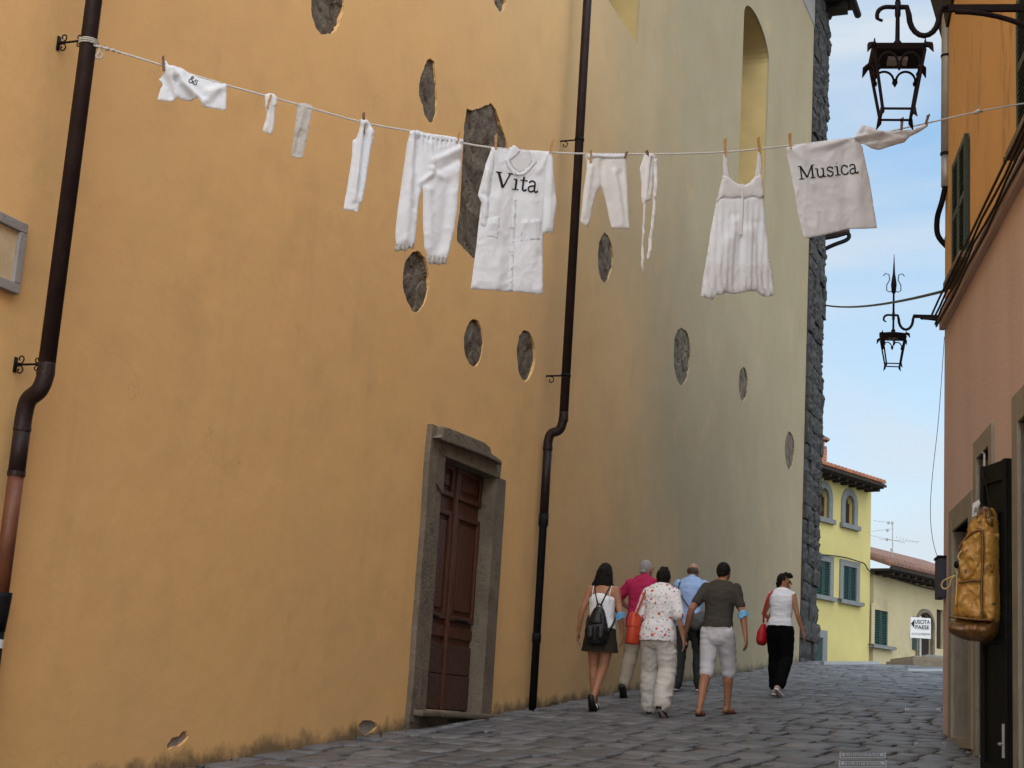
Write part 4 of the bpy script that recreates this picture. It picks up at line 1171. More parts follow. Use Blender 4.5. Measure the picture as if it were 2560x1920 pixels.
BSC = .42                                  # cloth lies nearly flat
def inside(p, P):
    x, y = p
    c = False
    n = len(P)
    for i in range(n):
        (x0, y0), (x1_, y1_) = P[i], P[(i + 1) % n]
        if (y0 > y) != (y1_ > y) and x < (x1_ - x0) * (y - y0) / (y1_ - y0) + x0: c = not c
    return c
def closed_spline(P, k=5):
    n = len(P)
    out = []
    for i in range(n):
        a, b, c, d = (Vector(P[(i + j) % n]) for j in (-1, 0, 1, 2))
        for j in range(k):
            t = j / k
            out.append(tuple(0.5 * ((2 * b) + (c - a) * t + (2 * a - 5 * b + 4 * c - d) * t * t + (3 * b - a - 3 * c + d) * t ** 3)))
    return out
def puff(name, outline, plane, mat, parent, sp=5.0, b=.012, full=12.0, disp=None, rnd_edges=False, loc=None, power=.5):
    b = b * BSC
    """cloth / soft volume: outline in picture px laid on a real plane, front and back sheet"""
    if rnd_edges: outline = closed_spline(outline)
    n = len(outline)
    bd = []
    for i in range(n):
        (x0, y0), (x1_, y1_) = outline[i], outline[(i + 1) % n]
        m_ = max(1, int(math.hypot(x1_ - x0, y1_ - y0) / sp))
        bd += [(x0 + (x1_ - x0) * j / m_, y0 + (y1_ - y0) * j / m_) for j in range(m_)]
    xs, ys = [p[0] for p in bd], [p[1] for p in bd]
    pts = list(bd)
    rr = random.Random(len(bd))
    def dist(p):
        return min(math.hypot(p[0] - q[0], p[1] - q[1]) for q in bd)
    y = min(ys)
    k = 0
    while y < max(ys):
        x = min(xs) + (sp / 2 if k % 2 else 0)
        while x < max(xs):
            p = (x + rr.uniform(-.15, .15) * sp, y + rr.uniform(-.15, .15) * sp)
            if inside(p, bd) and dist(p) > sp * .55: pts.append(p)
            x += sp
        y += sp * .87
        k += 1
    nb = len(bd)
    res = delaunay_2d_cdt([Vector(p) for p in pts], [(i, (i + 1) % nb) for i in range(nb)], [], 0, 1e-4)
    vs, faces = res[0], res[2]
    vs = [(v.x, v.y) for v in vs]
    faces = [f for f in faces if inside((sum(vs[i][0] for i in f) / 3, sum(vs[i][1] for i in f) / 3), bd)]
    fr, bk = [], []
    for p in vs:
        d = min(dist(p) / full, 1.0)
        bul = b * (1 - (1 - d) ** 2) ** power
        q = disp(*p) if disp else 0
        fr.append(plane(p[0], p[1], q + bul + .0012))
        bk.append(plane(p[0], p[1], q - bul * .8 - .0012))
    N = len(vs)
    V = fr + bk
    F = [tuple(f) for f in faces] + [tuple(N + i for i in reversed(f)) for f in faces]
    ec = {}
    for f in faces:
        for i in range(len(f)):
            e = (f[i], f[(i + 1) % len(f)])
            ec[e] = 1
    for (a, c) in list(ec):
        if (c, a) not in ec: F.append((a, N + a, N + c, c)[::-1])
    return obj(name, (V, F), MAT[mat] if isinstance(mat, str) else mat, parent, smooth=True, loc=loc)
def folds(creases=(), nz=.004, ns=.02, pleat=None, seed=0, bil=None):
    def f(x, y):
        v = noise.noise(Vector((x * ns, y * ns * .7, seed * 5.1))) * nz + noise.noise(Vector((x * ns * 3, y * ns * 2, seed * 3.7))) * nz * .45
        wx, wy = x + 14 * noise.noise(Vector((x * .02, y * .02, seed))), y + 14 * noise.noise(Vector((x * .02, y * .02, seed + 9)))
        rg = 1 - abs(noise.noise(Vector((wx * .035, wy * .018, seed * 2.3))))
        v += nz * .55 * rg ** 9
        rg = 1 - abs(noise.noise(Vector((wx * .022 + wy * .03, wy * .03 - wx * .02, seed * 1.3 + 4))))
        v += nz * .4 * rg ** 12
        for (x0, y0, x1_, y1_, amp, w) in creases:
            dx, dy = x1_ - x0, y1_ - y0
            L_ = math.hypot(dx, dy)
            t = ((x - x0) * dx + (y - y0) * dy) / (L_ * L_)
            tt = max(0, min(1, t))
            dd = math.hypot(x - x0 - dx * tt, y - y0 - dy * tt)
            v += amp * math.exp(-(dd / w) ** 2) * (1 - .45 * tt)
        if pleat:
            wl, amp, y0, yr = pleat
            v += amp * max(0, min(1, (y - y0) / yr)) * sin(2 * pi * (x + .05 * (y - y0)) / wl + 1.7 * noise.noise(Vector((x * .01, seed, 0))))
        if bil:
            y0, yr, amp = bil
            v += amp * max(0, (y - y0) / yr) ** 1.5
        return v
    return f
def garment(name, px, label, cat, group='white laundry on the line'):
    return root(name, lp(*px), label, cat, group)

# 1 twisted printed shirt
t = garment('shirt', (480, 200), 'small white printed shirt bunched on the line near the thick downpipe', 'shirt')
f1 = folds([(430, 175, 500, 260, .035, 9), (440, 200, 480, 250, -.03, 7), (425, 190, 440, 240, .03, 8), (405, 190, 430, 240, -.03, 8), (450, 210, 495, 245, .03, 6), (520, 230, 566, 215, .02, 9), (510, 255, 545, 225, .015, 8)], .008, .03, seed=1)
sh1 = puff('body', [(411, 152), (416, 153), (420, 162), (430, 166), (453, 171), (472, 183), (497, 192), (523, 200), (545, 204), (566, 212), (566, 245), (565, 276), (540, 273), (509, 268), (500, 255), (492, 247), (480, 251), (462, 252), (447, 247), (438, 245), (436, 250), (430, 255), (412, 253), (393, 251), (397, 236), (401, 222), (408, 212), (404, 203), (397, 198), (404, 190), (409, 182), (410, 165)], lp, 'white', t, 4.5, .010, 8, f1)
# 2 tiny sock, 3 lace strip, 4 folded top
t = garment('sock', (675, 240), 'tiny cream sock clipped to the line, left of the lace strip', 'sock')
puff('sock_body', [(662, 238), (672, 235), (684, 236), (691, 244), (691, 262), (687, 275), (686, 305), (683, 326), (676, 337), (668, 333), (656, 329), (659, 314), (664, 300), (667, 280), (662, 262)], lp, 'white2', t, 3.5, .012, 8, folds([(676, 250, 668, 320, .012, 5)], .004, .05, seed=2))
puff('cuff', [(661, 237), (672, 234), (684, 235), (692, 243), (692, 262), (684, 268), (664, 266)], lambda x, y, d: lp(x, y, d + .004), 'white2', t, 3.5, .013, 8)
t = garment('lace_strip', (760, 262), 'narrow strip of white lace hanging from the line', 'lace')
LACE = M('white_lace', (0.86, 0.85, 0.83), (0.74, 0.71, 0.66), 90, 0.9, 0.8, 160, lo=.42, hi=.58, transl=.3, spec=.1)
Pl = [(741, 262), (752, 258), (765, 258), (781, 264)]
Pr = [(781 - (i / 14) ** 1.1 * 26 + 3.0 * (i % 2) - (6 if i > 8 else 0) * 0, 264 + i * 9.4) for i in range(1, 15)]
Pb = [(748, 396), (738, 394), (728, 391)]
Pq = [(729 + (14 - i) * 1.1 - 1.5 * (i % 2), 388 - (14 - i) * 9) for i in range(14, 0, -1)]
puff('lace', Pl + Pr + Pb + Pq, lp, LACE, t, 3.6, .003, 5, folds([(760, 270, 745, 330, .012, 7), (752, 330, 738, 385, -.012, 7)], .006, .04, seed=3))
t = garment('camisole', (908, 310), 'folded white top hanging by one peg, left of the bloomers', 'top')
puff('body', [(900, 300), (908, 298), (920, 302), (927, 315), (936, 330), (932, 355), (925, 385), (919, 420), (913, 460), (907, 495), (904, 508), (898, 508), (895, 530), (876, 527), (858, 524), (866, 480), (874, 430), (880, 390), (881, 352), (890, 346), (896, 330), (900, 312)], lp, 'white', t, 5, .012, 9, folds([(908, 310, 884, 500, .035, 7), (912, 320, 900, 480, -.03, 6), (926, 330, 906, 480, .02, 6)], .005, .03, seed=4))
# 5 bloomers
t = garment('bloomers', (1085, 335), 'long white bloomers with gathered waist and frilled ankles on the line', 'trousers')
fb = folds([(1030, 335, 1010, 600, .03, 12), (1065, 480, 1072, 620, .025, 14), (1148, 375, 1080, 405, .022, 8), (1145, 400, 1090, 430, -.018, 8), (1075, 440, 1050, 460, .03, 6), (1078, 425, 1100, 445, .024, 6), (1120, 460, 1105, 620, -.02, 12), (1040, 350, 1036, 520, -.02, 8), (1075, 360, 1080, 430, .015, 6)], .008, .02, seed=5)
def plc(x, y, d): return lp(x, y, d + (.016 * sin(x * .55) * max(0, 1 - (y - 335) / 45) if y < 380 else 0))
bl = puff('body', [(1023, 330), (1040, 327), (1060, 334), (1085, 338), (1110, 341), (1135, 345), (1155, 351), (1155, 380), (1150, 430), (1146, 480), (1142, 530), (1134, 580), (1124, 625), (1118, 645), (1095, 648), (1068, 640), (1060, 620), (1057, 580), (1056, 540), (1056, 490), (1054, 465), (1047, 500), (1042, 540), (1040, 580), (1036, 612), (1014, 618), (990, 612), (988, 580), (993, 530), (1002, 470), (1010, 410), (1016, 360)], plc, 'white', t, 4.6, .03, 22, fb)
for Pf in ([(988, 611), (1037, 609), (1034, 622), (1022, 620), (1015, 629), (1003, 625), (995, 629), (985, 627)], [(1066, 640), (1120, 642), (1116, 662), (1106, 659), (1097, 663), (1086, 659), (1078, 661), (1069, 657)]):
    puff('ankle_frill', Pf, lambda x, y, d: lp(x, y, d + .01 * sin(x * .6)), LACE, t, 3.5, .024, 14)
puff('waistband', [(1023, 329), (1040, 326), (1060, 333), (1085, 337), (1110, 340), (1135, 344), (1156, 350), (1156, 360), (1130, 356), (1100, 352), (1070, 348), (1045, 341), (1022, 341)], lambda x, y, d: lp(x, y, d + .010 + .006 * sin(x * .8)), 'white', t, 3.5, .016, 6)
# 6 coat Vita
t = garment('smock', (1300, 365), 'long white smock lettered Vita with button front hanging mid line', 'smock')
fv = folds([(1230, 375, 1260, 430, .016, 7), (1375, 380, 1345, 430, .016, 7), (1235, 500, 1225, 720, .012, 16), (1330, 470, 1340, 720, .014, 14), (1290, 460, 1270, 720, -.012, 14), (1232, 560, 1262, 590, .008, 6), (1310, 560, 1350, 555, .008, 6), (1250, 640, 1240, 730, .012, 12), (1345, 640, 1330, 730, -.012, 12)], .007, .018, seed=6)
coat = puff('body', [(1227, 370), (1250, 368), (1268, 372), (1282, 366), (1300, 376), (1330, 377), (1360, 378), (1374, 381), (1374, 420), (1370, 470), (1360, 540), (1358, 600), (1357, 660), (1356, 737), (1330, 734), (1300, 730), (1268, 729), (1235, 727), (1176, 723), (1182, 680), (1190, 620), (1196, 560), (1204, 500), (1214, 440), (1222, 400)], lp, 'white', t, 4.5, .020, 20, fv)
puff('sleeve', [(1228, 371), (1236, 378), (1232, 420), (1226, 470), (1224, 520), (1220, 555), (1212, 572), (1200, 562), (1203, 530), (1204, 512), (1193, 490), (1202, 455), (1213, 410)], lambda x, y, d: lp(x, y, d + .0105), 'white', t, 5, .02, 14, folds([(1215, 430, 1210, 540, .02, 6), (1205, 485, 1222, 500, -.014, 5)], .005, .03, seed=7))
puff('sleeve', [(1366, 381), (1376, 378), (1380, 410), (1384, 450), (1390, 510), (1383, 550), (1380, 583), (1366, 582), (1357, 588), (1354, 578), (1356, 540), (1358, 500), (1362, 450)], lambda x, y, d: lp(x, y, d + .0105), 'white', t, 5, .02, 14, folds([(1376, 400, 1368, 570, .018, 6)], .005, .03, seed=8))
puff('collar', [(1280, 365), (1286, 366), (1300, 378), (1288, 392), (1272, 404), (1278, 420), (1290, 434), (1283, 440), (1268, 418), (1262, 402), (1272, 385)], lambda x, y, d: lp(x, y, d + .0150), 'white', t, 4, .006, 6)
puff('collar', [(1318, 378), (1330, 380), (1334, 392), (1340, 408), (1332, 416), (1322, 430), (1308, 440), (1290, 440), (1288, 434), (1306, 432), (1320, 418), (1328, 408), (1326, 394)], lambda x, y, d: lp(x, y, d + .0150), 'white', t, 4, .006, 6)
puff('neck_lining', [(1284, 368), (1300, 377), (1320, 379), (1328, 394), (1328, 408), (1316, 424), (1298, 432), (1284, 422), (1274, 404), (1282, 388)], lambda x, y, d: lp(x, y, d + .0115), 'linen', t, 4, .002, 6)
puff('placket', [(1284, 490), (1292, 490), (1280, 727), (1268, 727)], lambda x, y, d: lp(x, y, d + .0090 + fv(x, y)), 'white', t, 5, .0008, 4)
for k in range(7):
    x, y = 1287 - k * 1.9, 500 + k * 34
    obj('button', ball(lp(x, y, 0.0145 + fv(x, y)), (.007, .004, .007), 8, 6), MAT['white2'], t)
for P_ in ([(1218, 548), (1248, 542), (1242, 598), (1206, 592)], [(1304, 556), (1350, 552), (1348, 600), (1300, 604)]):
    puff('pocket', P_, lambda x, y, d: lp(x, y, d + .0086 + fv(x, y)), 'white', t, 5, .0006, 5)
# 7 leggings
t = garment('leggings', (1510, 386), 'small off white leggings with bent legs right of the slim downpipe', 'trousers')
puff('body', [(1463, 388), (1480, 385), (1520, 387), (1562, 386), (1566, 400), (1566, 430), (1569, 480), (1571, 530), (1574, 574), (1552, 572), (1529, 570), (1522, 540), (1514, 500), (1506, 470), (1502, 464), (1490, 486), (1484, 510), (1478, 540), (1468, 568), (1451, 555), (1453, 530), (1458, 480), (1465, 430), (1467, 405)], lp, 'white2', t, 5, .016, 11, folds([(1475, 420, 1460, 540, .016, 7), (1535, 430, 1555, 560, .016, 6), (1550, 430, 1566, 560, -.012, 5), (1505, 400, 1503, 460, -.014, 6)], .005, .03, seed=9))
puff('waistband', [(1462, 388), (1480, 385), (1520, 387), (1568, 386), (1566, 396), (1530, 397), (1490, 394), (1470, 399)], lambda x, y, d: lp(x, y, d + .012), 'linen', t, 4, .01, 5)
# 8 bonnet-like slip with two ribbons
t = garment('apron', (1620, 385), 'narrow white apron with two long ribbons hanging on the line', 'apron')
puff('body', [(1610, 386), (1622, 383), (1636, 384), (1640, 392), (1634, 410), (1632, 440), (1630, 470), (1626, 500), (1616, 505), (1606, 510), (1603, 490), (1604, 460), (1599, 420), (1606, 402)], lp, 'white2', t, 4, .014, 8, folds([(1622, 390, 1612, 500, .02, 5), (1630, 400, 1622, 480, -.016, 4)], .004, .04, seed=10))
puff('ribbon', [(1607, 505), (1613, 505), (1612, 560), (1608, 610), (1610, 650), (1607, 679), (1602, 660), (1604, 610), (1607, 560)], lp, 'white2', t, 3.2, .003, 4, folds([], .012, .05, seed=11))
puff('ribbon', [(1632, 400), (1641, 396), (1641, 450), (1638, 510), (1633, 560), (1628, 600), (1623, 651), (1614, 648), (1620, 600), (1626, 560), (1630, 510), (1632, 450)], lambda x, y, d: lp(x, y, d + .012), 'white2', t, 3.4, .003, 4, folds([], .012, .04, seed=12))
# 9 sundress
t = garment('sundress', (1850, 385), 'white sundress with crochet straps and lace hem on the line', 'dress')
CRO = M('crochet_cotton', (0.87, 0.89, 0.92), (0.80, 0.81, 0.82), 130, 0.9, 0.5, 130, lo=.4, hi=.6, transl=.25, spec=.1)
fd = folds([(1835, 560, 1795, 740, .018, 13), (1868, 580, 1862, 740, .020, 14), (1890, 560, 1912, 740, -.016, 12), (1812, 600, 1770, 740, .014, 11), (1850, 600, 1835, 740, -.016, 11)], .006, .02, pleat=(15, .0035, 490, 60), seed=13)
puff('skirt', [(1792, 496), (1820, 493), (1850, 492), (1880, 490), (1908, 486), (1912, 540), (1918, 600), (1924, 660), (1932, 700), (1934, 735), (1920, 740), (1905, 738), (1890, 728), (1870, 728), (1850, 732), (1830, 734), (1815, 730), (1800, 738), (1790, 734), (1780, 748), (1765, 744), (1752, 742), (1756, 710), (1762, 670), (1770, 620), (1780, 560)], lp, 'white', t, 4.4, .03, 20, fd)
puff('lace_hem', [(1766, 652), (1800, 648), (1850, 655), (1890, 650), (1923, 648), (1932, 700), (1935, 737), (1920, 742), (1905, 739), (1890, 729), (1870, 729), (1850, 733), (1830, 735), (1815, 731), (1800, 739), (1790, 735), (1780, 750), (1765, 745), (1751, 743), (1756, 710)], lambda x, y, d: lp(x, y, d + .004 + (.009 * sin(x * .42 + sin(y * .1)) * min(1, max(0, (y - 690) / 40)))), CRO, t, 4.2, .03, 20, fd)
puff('bodice', [(1806, 438), (1822, 445), (1840, 460), (1858, 464), (1872, 458), (1886, 442), (1900, 436), (1905, 452), (1908, 480), (1909, 494), (1895, 498), (1880, 492), (1862, 500), (1845, 494), (1825, 499), (1808, 494), (1794, 502), (1790, 508), (1796, 480)], lambda x, y, d: lp(x, y, d + .008), CRO, t, 4.5, .026, 14, folds([], .004, .04, seed=14))
for P_ in ([(1808, 386), (1814, 386), (1818, 410), (1822, 446), (1808, 440), (1806, 415)], [(1893, 382), (1901, 380), (1903, 410), (1901, 440), (1886, 444), (1890, 415)]):
    puff('strap', P_, lambda x, y, d: lp(x, y, d + .008), CRO, t, 3.5, .006, 5)
puff('drawstring', [(1851, 462), (1855, 462), (1856, 520), (1852, 590), (1846, 590), (1850, 520)], lambda x, y, d: lp(x, y, d + .020), 'white2', t, 3, .003, 3)
# 10 Musica shirt
t = garment('shirt', (2060, 340), 'grey white cloth lettered Musica with twisted sleeve at the right end of line', 'shirt')
fm = folds([(2120, 350, 2030, 372, .02, 7), (2120, 352, 2070, 380, -.016, 7), (1970, 372, 2010, 400, .014, 8), (2136, 360, 2150, 560, .016, 16), (2110, 380, 2120, 570, -.012, 16), (2030, 460, 2110, 500, .006, 8), (2000, 380, 2050, 590, .01, 18)], .008, .018, seed=15)
mus = puff('body', [(1964, 370), (1990, 363), (2030, 356), (2070, 351), (2105, 347), (2125, 345), (2140, 352), (2154, 368), (2162, 400), (2172, 445), (2182, 500), (2193, 570), (2160, 572), (2120, 572), (2090, 580), (2050, 590), (2009, 596), (2003, 570), (1994, 530), (1984, 470), (1974, 415)], lp, 'linen', t, 4.5, .008, 14, fm)
puff('twisted_sleeve', [(2108, 352), (2130, 347), (2140, 330), (2151, 314), (2175, 320), (2200, 330), (2230, 331), (2255, 330), (2280, 326), (2310, 312), (2318, 308), (2316, 318), (2295, 332), (2270, 344), (2258, 358), (2235, 364), (2215, 370), (2195, 377), (2175, 372), (2158, 362), (2145, 358), (2130, 352)], lambda x, y, d: lp(x, y, d + .014), 'linen', t, 5, .03, 16, folds([(2120, 350, 2300, 322, .03, 6), (2140, 355, 2200, 350, -.03, 6), (2160, 330, 2240, 345, .028, 6), (2170, 362, 2250, 350, .02, 5), (2150, 320, 2130, 345, .02, 6), (2200, 338, 2260, 336, -.02, 5)], .008, .03, seed=16))

# lettering: slab-serif strokes laid on the cloth
GL = {
 'V': (1.05, [[(0.12, .97), (.50, .03)], [(.50, .03), (.86, .97)], [(-.06, .965), (.32, .965)], [(.70, .965), (1.02, .965)]], [.17, .10, .075, .075]),
 'i': (.42, [[(.22, .66), (.22, .02)], [(.04, .66), (.24, .66)], [(.02, .035), (.42, .035)], [(.20, .93), (.20, .90)]], [.13, .07, .07, .15]),
 't': (.50, [[(.22, .90), (.22, .20), (.26, .06), (.36, .03), (.48, .12)], [(.02, .655), (.48, .655)]], [.12, .075]),
 'a': (.66, [[(.08, .55), (.14, .65), (.28, .69), (.40, .63), (.44, .50), (.44, .14), (.50, .04), (.60, .05), (.66, .14)], [(.44, .40), (.24, .38), (.08, .28), (.07, .13), (.18, .02), (.32, .04), (.44, .17)]], [.11, .10]),
 'M': (1.20, [[(.16, .96), (.16, .04)], [(.16, .96), (.58, .10)], [(.58, .10), (1.00, .96)], [(1.00, .96), (1.00, .04)], [(-.02, .035), (.36, .035)], [(.80, .035), (1.18, .035)], [(-.02, .965), (.18, .965)], [(.98, .965), (1.18, .965)]], [.11, .13, .10, .13, .07, .07, .07, .07]),
 'u': (.78, [[(.16, .66), (.16, .22), (.22, .07), (.34, .02), (.48, .07), (.58, .22)], [(.58, .66), (.58, .02)], [(-.02, .66), (.18, .66)], [(.42, .66), (.60, .66)], [(.57, .035), (.76, .035)]], [.115, .115, .07, .07, .07]),
 's': (.58, [[(.48, .55), (.38, .66), (.24, .68), (.11, .61), (.10, .49), (.22, .40), (.36, .34), (.47, .25), (.46, .11), (.34, .02), (.20, .02), (.07, .13)], [(.49, .68), (.49, .50)], [(.065, .02), (.065, .20)]], [.10, .06, .06]),
 'c': (.62, [[(.52, .50), (.46, .62), (.30, .69), (.15, .60), (.08, .42), (.09, .22), (.18, .07), (.33, .01), (.48, .07), (.57, .19)], [(.53, .66), (.53, .47)]], [.105, .06]),
 '&': (.80, [[(.78, .02), (.52, .30), (.24, .66), (.22, .84), (.34, .95), (.46, .86), (.44, .70), (.16, .44), (.06, .26), (.12, .08), (.30, .0), (.50, .08), (.66, .28), (.72, .44)]], [.11]),
}
def letter_on(ob, txt, x0, y0, ang, size, parent, sx=1.0, gap=.08, name='lettering'):
    dg = bpy.context.evaluated_depsgraph_get()
    base = wloc(ob)
    me = ob.data
    bvh = BVHTree.FromPolygons([v.co + base for v in me.vertices], [tuple(p.vertices) for p in me.polygons])
    ca, sa = cos(ang), sin(ang)
    cur = 0.0
    for chh in txt:
        w, strokes, wid = GL[chh]
        V, F = [], []
        for si, (st, wd) in enumerate(zip(strokes, wid)):
            P = [Vector((p[0], p[1])) for p in st]
            if len(P) > 2:
                P = [Vector((q.x, q.y)) for q in spline([Vector((p.x, p.y, 0)) for p in P], 4)]
            else:
                P = [P[0].lerp(P[1], i / 6) for i in range(7)]
            k0 = len(V)
            n = len(P)
            for i in range(n):
                tg = (P[min(i + 1, n - 1)] - P[max(i - 1, 0)])
                tg.normalize()
                nn = Vector((-tg.y, tg.x))
                for e in (-.5, 0, .5):
                    q = P[i] + nn * (wd * e)
                    u, v = (cur + q.x) * size * sx, -q.y * size
                    X, Yp_ = x0 + u * ca - v * sa, y0 + u * sa + v * ca
                    d = ray(X, Yp_)
                    h, nrm, idx, ds = bvh.ray_cast(CAM, d)
                    if h is None: h = lp(X, Yp_, .02)
                    V.append(h - d * (.004 + .0005 * si))
            for i in range(n - 1):
                for j in range(2):
                    a = k0 + i * 3 + j
                    F.append((a, a + 1, a + 4, a + 3))
        obj(name, (V, F), MAT['ink'], parent, fixn=False)
        cur += w + gap
letter_on(coat, 'Vita', 1237, 468, radians(7.5), 40, coat, 1.0, .02)
letter_on(mus, 'Musica', 1999, 449, radians(-6.2), 34, mus, 1.0, .02)
letter_on(sh1, '&s', 470, 204, radians(24), 18, sh1, 1.0, -.05)

# pegs
def peg(x, y0, y1_, tilt, dark, label):
    c0, c1 = lp(x + tilt, y0, .012), lp(x - tilt, y1_, .012)
    up = (c0 - c1)
    Lh = up.length
    up.normalize()
    side = up.cross(LN).normalized()
    t = root('clothes_peg', c1, label, 'clothes peg', 'wooden clothes pegs on the line')
    m = MAT['pegdark' if dark else 'peg']
    for e in (-1, 1):
        pts = []
        for (v, a, b) in ((0, .0015, .009), (.35, .0005, .008), (.7, .0045, .0115), (1, .009, .0145)):
            pts.append((v, a, b))
        V, F = [], []
        for v, a, b in pts:
            for (dd, ww) in ((a, -.006), (b, -.006), (b, .006), (a, .006)):
                V.append(c1 + up * (Lh * v) + LN * (e * dd) + side * ww)
        for i in range(3):
            for k in range(4): F.append((i * 4 + k, i * 4 + (k + 1) % 4, (i + 1) * 4 + (k + 1) % 4, (i + 1) * 4 + k))
        F += [(0, 1, 2, 3), (12, 13, 14, 15)]
        obj('jaw', (V, F), m, t)
    obj('spring', tube([c1 + up * (Lh * .55) - side * .009, c1 + up * (Lh * .55) + side * .009], .007, 8), MAT['zinc'], t)
for x, a, b, tl, dk, lab in (
    (408, 143, 178, -1, 1, 'brown peg holding the left corner of the bunched shirt'), (672, 240, 272, 4, 0, 'pale peg lying aslant across the tiny cream sock'),
    (908, 284, 336, 0, 1, 'brown peg holding the folded white top'), (1144, 334, 360, 3, 0, 'pale leaning peg on the waist of the bloomers'),
    (1238, 338, 376, 1, 0, 'pale upright peg on the left shoulder of the smock'), (1376, 353, 389, 5, 0, 'pale leaning peg on the right shoulder of the smock'),
    (1475, 378, 408, 0, 0, 'pale peg on the left of the small leggings'), (1562, 382, 396, 3, 1, 'dark short peg on the right of the small leggings'),
    (1617, 378, 394, -3, 1, 'dark short peg holding the narrow apron'), (1811, 349, 390, 0, 0, 'pale peg on the left strap of the sundress'),
    (1896, 345, 384, -3, 0, 'pale peg on the right strap of the sundress'), (1973, 335, 376, -1, 0, 'pale peg at the left corner of the Musica cloth'),
    (2252, 296, 330, 1, 1, 'dark peg standing on the twisted sleeve below the lantern'), (2315, 288, 314, 4, 1, 'dark leaning peg at the tip of the twisted sleeve')):
    peg(x, a, b, tl, dk, lab)

# ================================================================== golden backpack
BSC = 1.0
BPc = RW(12.45, .36, 0)
BN = (CAM - BPc); BN.z = 0; BN.normalize()
BN = (BN + RN * .35).normalized()
def bp(x, y, d=0.0): return hit(x, y, BPc, BN) + BN * d
bk = root('backpack', bp(2440, 1607), 'large golden leather backpack hanging on the black door leaf', 'backpack')
def cz(P): return [(2340 + x * .3978, 1000 + y * .3978) for x, y in P]
fbk = folds([(2412, 1420, 2460, 1380, .02, 6), (2405, 1445, 2450, 1480, -.02, 6), (2440, 1370, 2470, 1330, .018, 6), (2470, 1300, 2472, 1560, -.022, 4), (2420, 1350, 2440, 1420, .018, 5), (2400, 1500, 2465, 1540, .014, 8), (2425, 1460, 2470, 1500, .02, 4), (2410, 1380, 2445, 1365, -.02, 4), (2450, 1400, 2465, 1450, .02, 4)], .022, .042, seed=21)
main = puff('body', cz([(300, 690), (330, 676), (370, 690), (390, 760), (398, 900), (398, 1100), (402, 1300), (395, 1400), (330, 1398), (230, 1390), (128, 1378), (118, 1300), (122, 1225), (140, 1150), (165, 1090), (180, 1000), (195, 900), (212, 810), (250, 745)]), bp, 'gold', bk, 5, .13, 26, fbk, True)
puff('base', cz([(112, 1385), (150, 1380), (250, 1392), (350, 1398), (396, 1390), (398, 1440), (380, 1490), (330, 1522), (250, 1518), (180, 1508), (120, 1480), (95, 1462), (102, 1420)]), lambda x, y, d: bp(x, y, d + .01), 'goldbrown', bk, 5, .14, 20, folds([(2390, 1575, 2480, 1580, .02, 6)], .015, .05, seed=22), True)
puff('front_pocket', cz([(190, 1180), (250, 1160), (322, 1165), (328, 1250), (326, 1380), (240, 1378), (170, 1368), (165, 1280)]), lambda x, y, d: bp(x, y, d + .115), 'gold', main, 5, .03, 12, fbk, True)
puff('top_flap', cz([(200, 900), (240, 860), (300, 830), (330, 840), (330, 900), (325, 1000), (300, 1080), (240, 1150), (190, 1160), (178, 1080), (185, 980)]), lambda x, y, d: bp(x, y, d + .118), 'gold', main, 5, .035, 12, fbk, True)
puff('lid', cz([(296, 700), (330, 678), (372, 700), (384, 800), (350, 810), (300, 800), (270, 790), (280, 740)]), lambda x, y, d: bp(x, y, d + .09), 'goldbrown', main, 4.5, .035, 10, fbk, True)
puff('side_pocket', cz([(340, 1140), (390, 1120), (398, 1250), (394, 1380), (340, 1390), (330, 1260)]), lambda x, y, d: bp(x, y, d + .10), 'gold', main, 5, .03, 9, fbk, True)
for P_ in (((332, 840), (334, 1000), (326, 1200), (330, 1395)), ((330, 835), (270, 850), (210, 905), (180, 960)), ((125, 1372), (230, 1384), (330, 1392), (395, 1392)), ((185, 1160), (250, 1150), (320, 1150))):
    obj('seam_strap', tube(spline([bp(*cz([q])[0], .155) for q in P_], 5), [.011, .009] * 0 or .010, 6), MAT['goldbrown'], main, smooth=True)
obj('drawcord', tube(spline([bp(*cz([q])[0], .16) for q in ((205, 960), (180, 1000), (195, 1030), (165, 1060), (175, 1110), (150, 1120), (130, 1130), (90, 1150), (78, 1180), (95, 1200), (125, 1185), (140, 1140), (170, 1120), (172, 1200), (165, 1300))], 6), .0065, 6), MAT['cord'], bk, smooth=True)
obj('toggle', ball(bp(*cz([(172, 1050)])[0], .165), (.02, .02, .03), 10, 8), MAT['iron'], bk, smooth=True)
puff('price_tag', cz([(262, 665), (300, 640), (310, 665), (290, 700), (285, 740), (256, 755)]), lambda x, y, d: bp(x, y, d + .12), 'paper', bk, 5, .001, 5)
obj('tag_mark', tube(spline([bp(*cz([q])[0], .1255) for q in ((270, 735), (275, 700), (285, 690), (280, 720), (287, 705))], 4), .003, 5), MAT['letter'], bk)
obj('hanging_loop', tube(spline([bp(*cz([(330, 690)])[0], .05), bp(*cz([(345, 660)])[0], .03), LF(.44, .02, 3.6)], 6), .007, 6), MAT['iron'], bk, smooth=True)
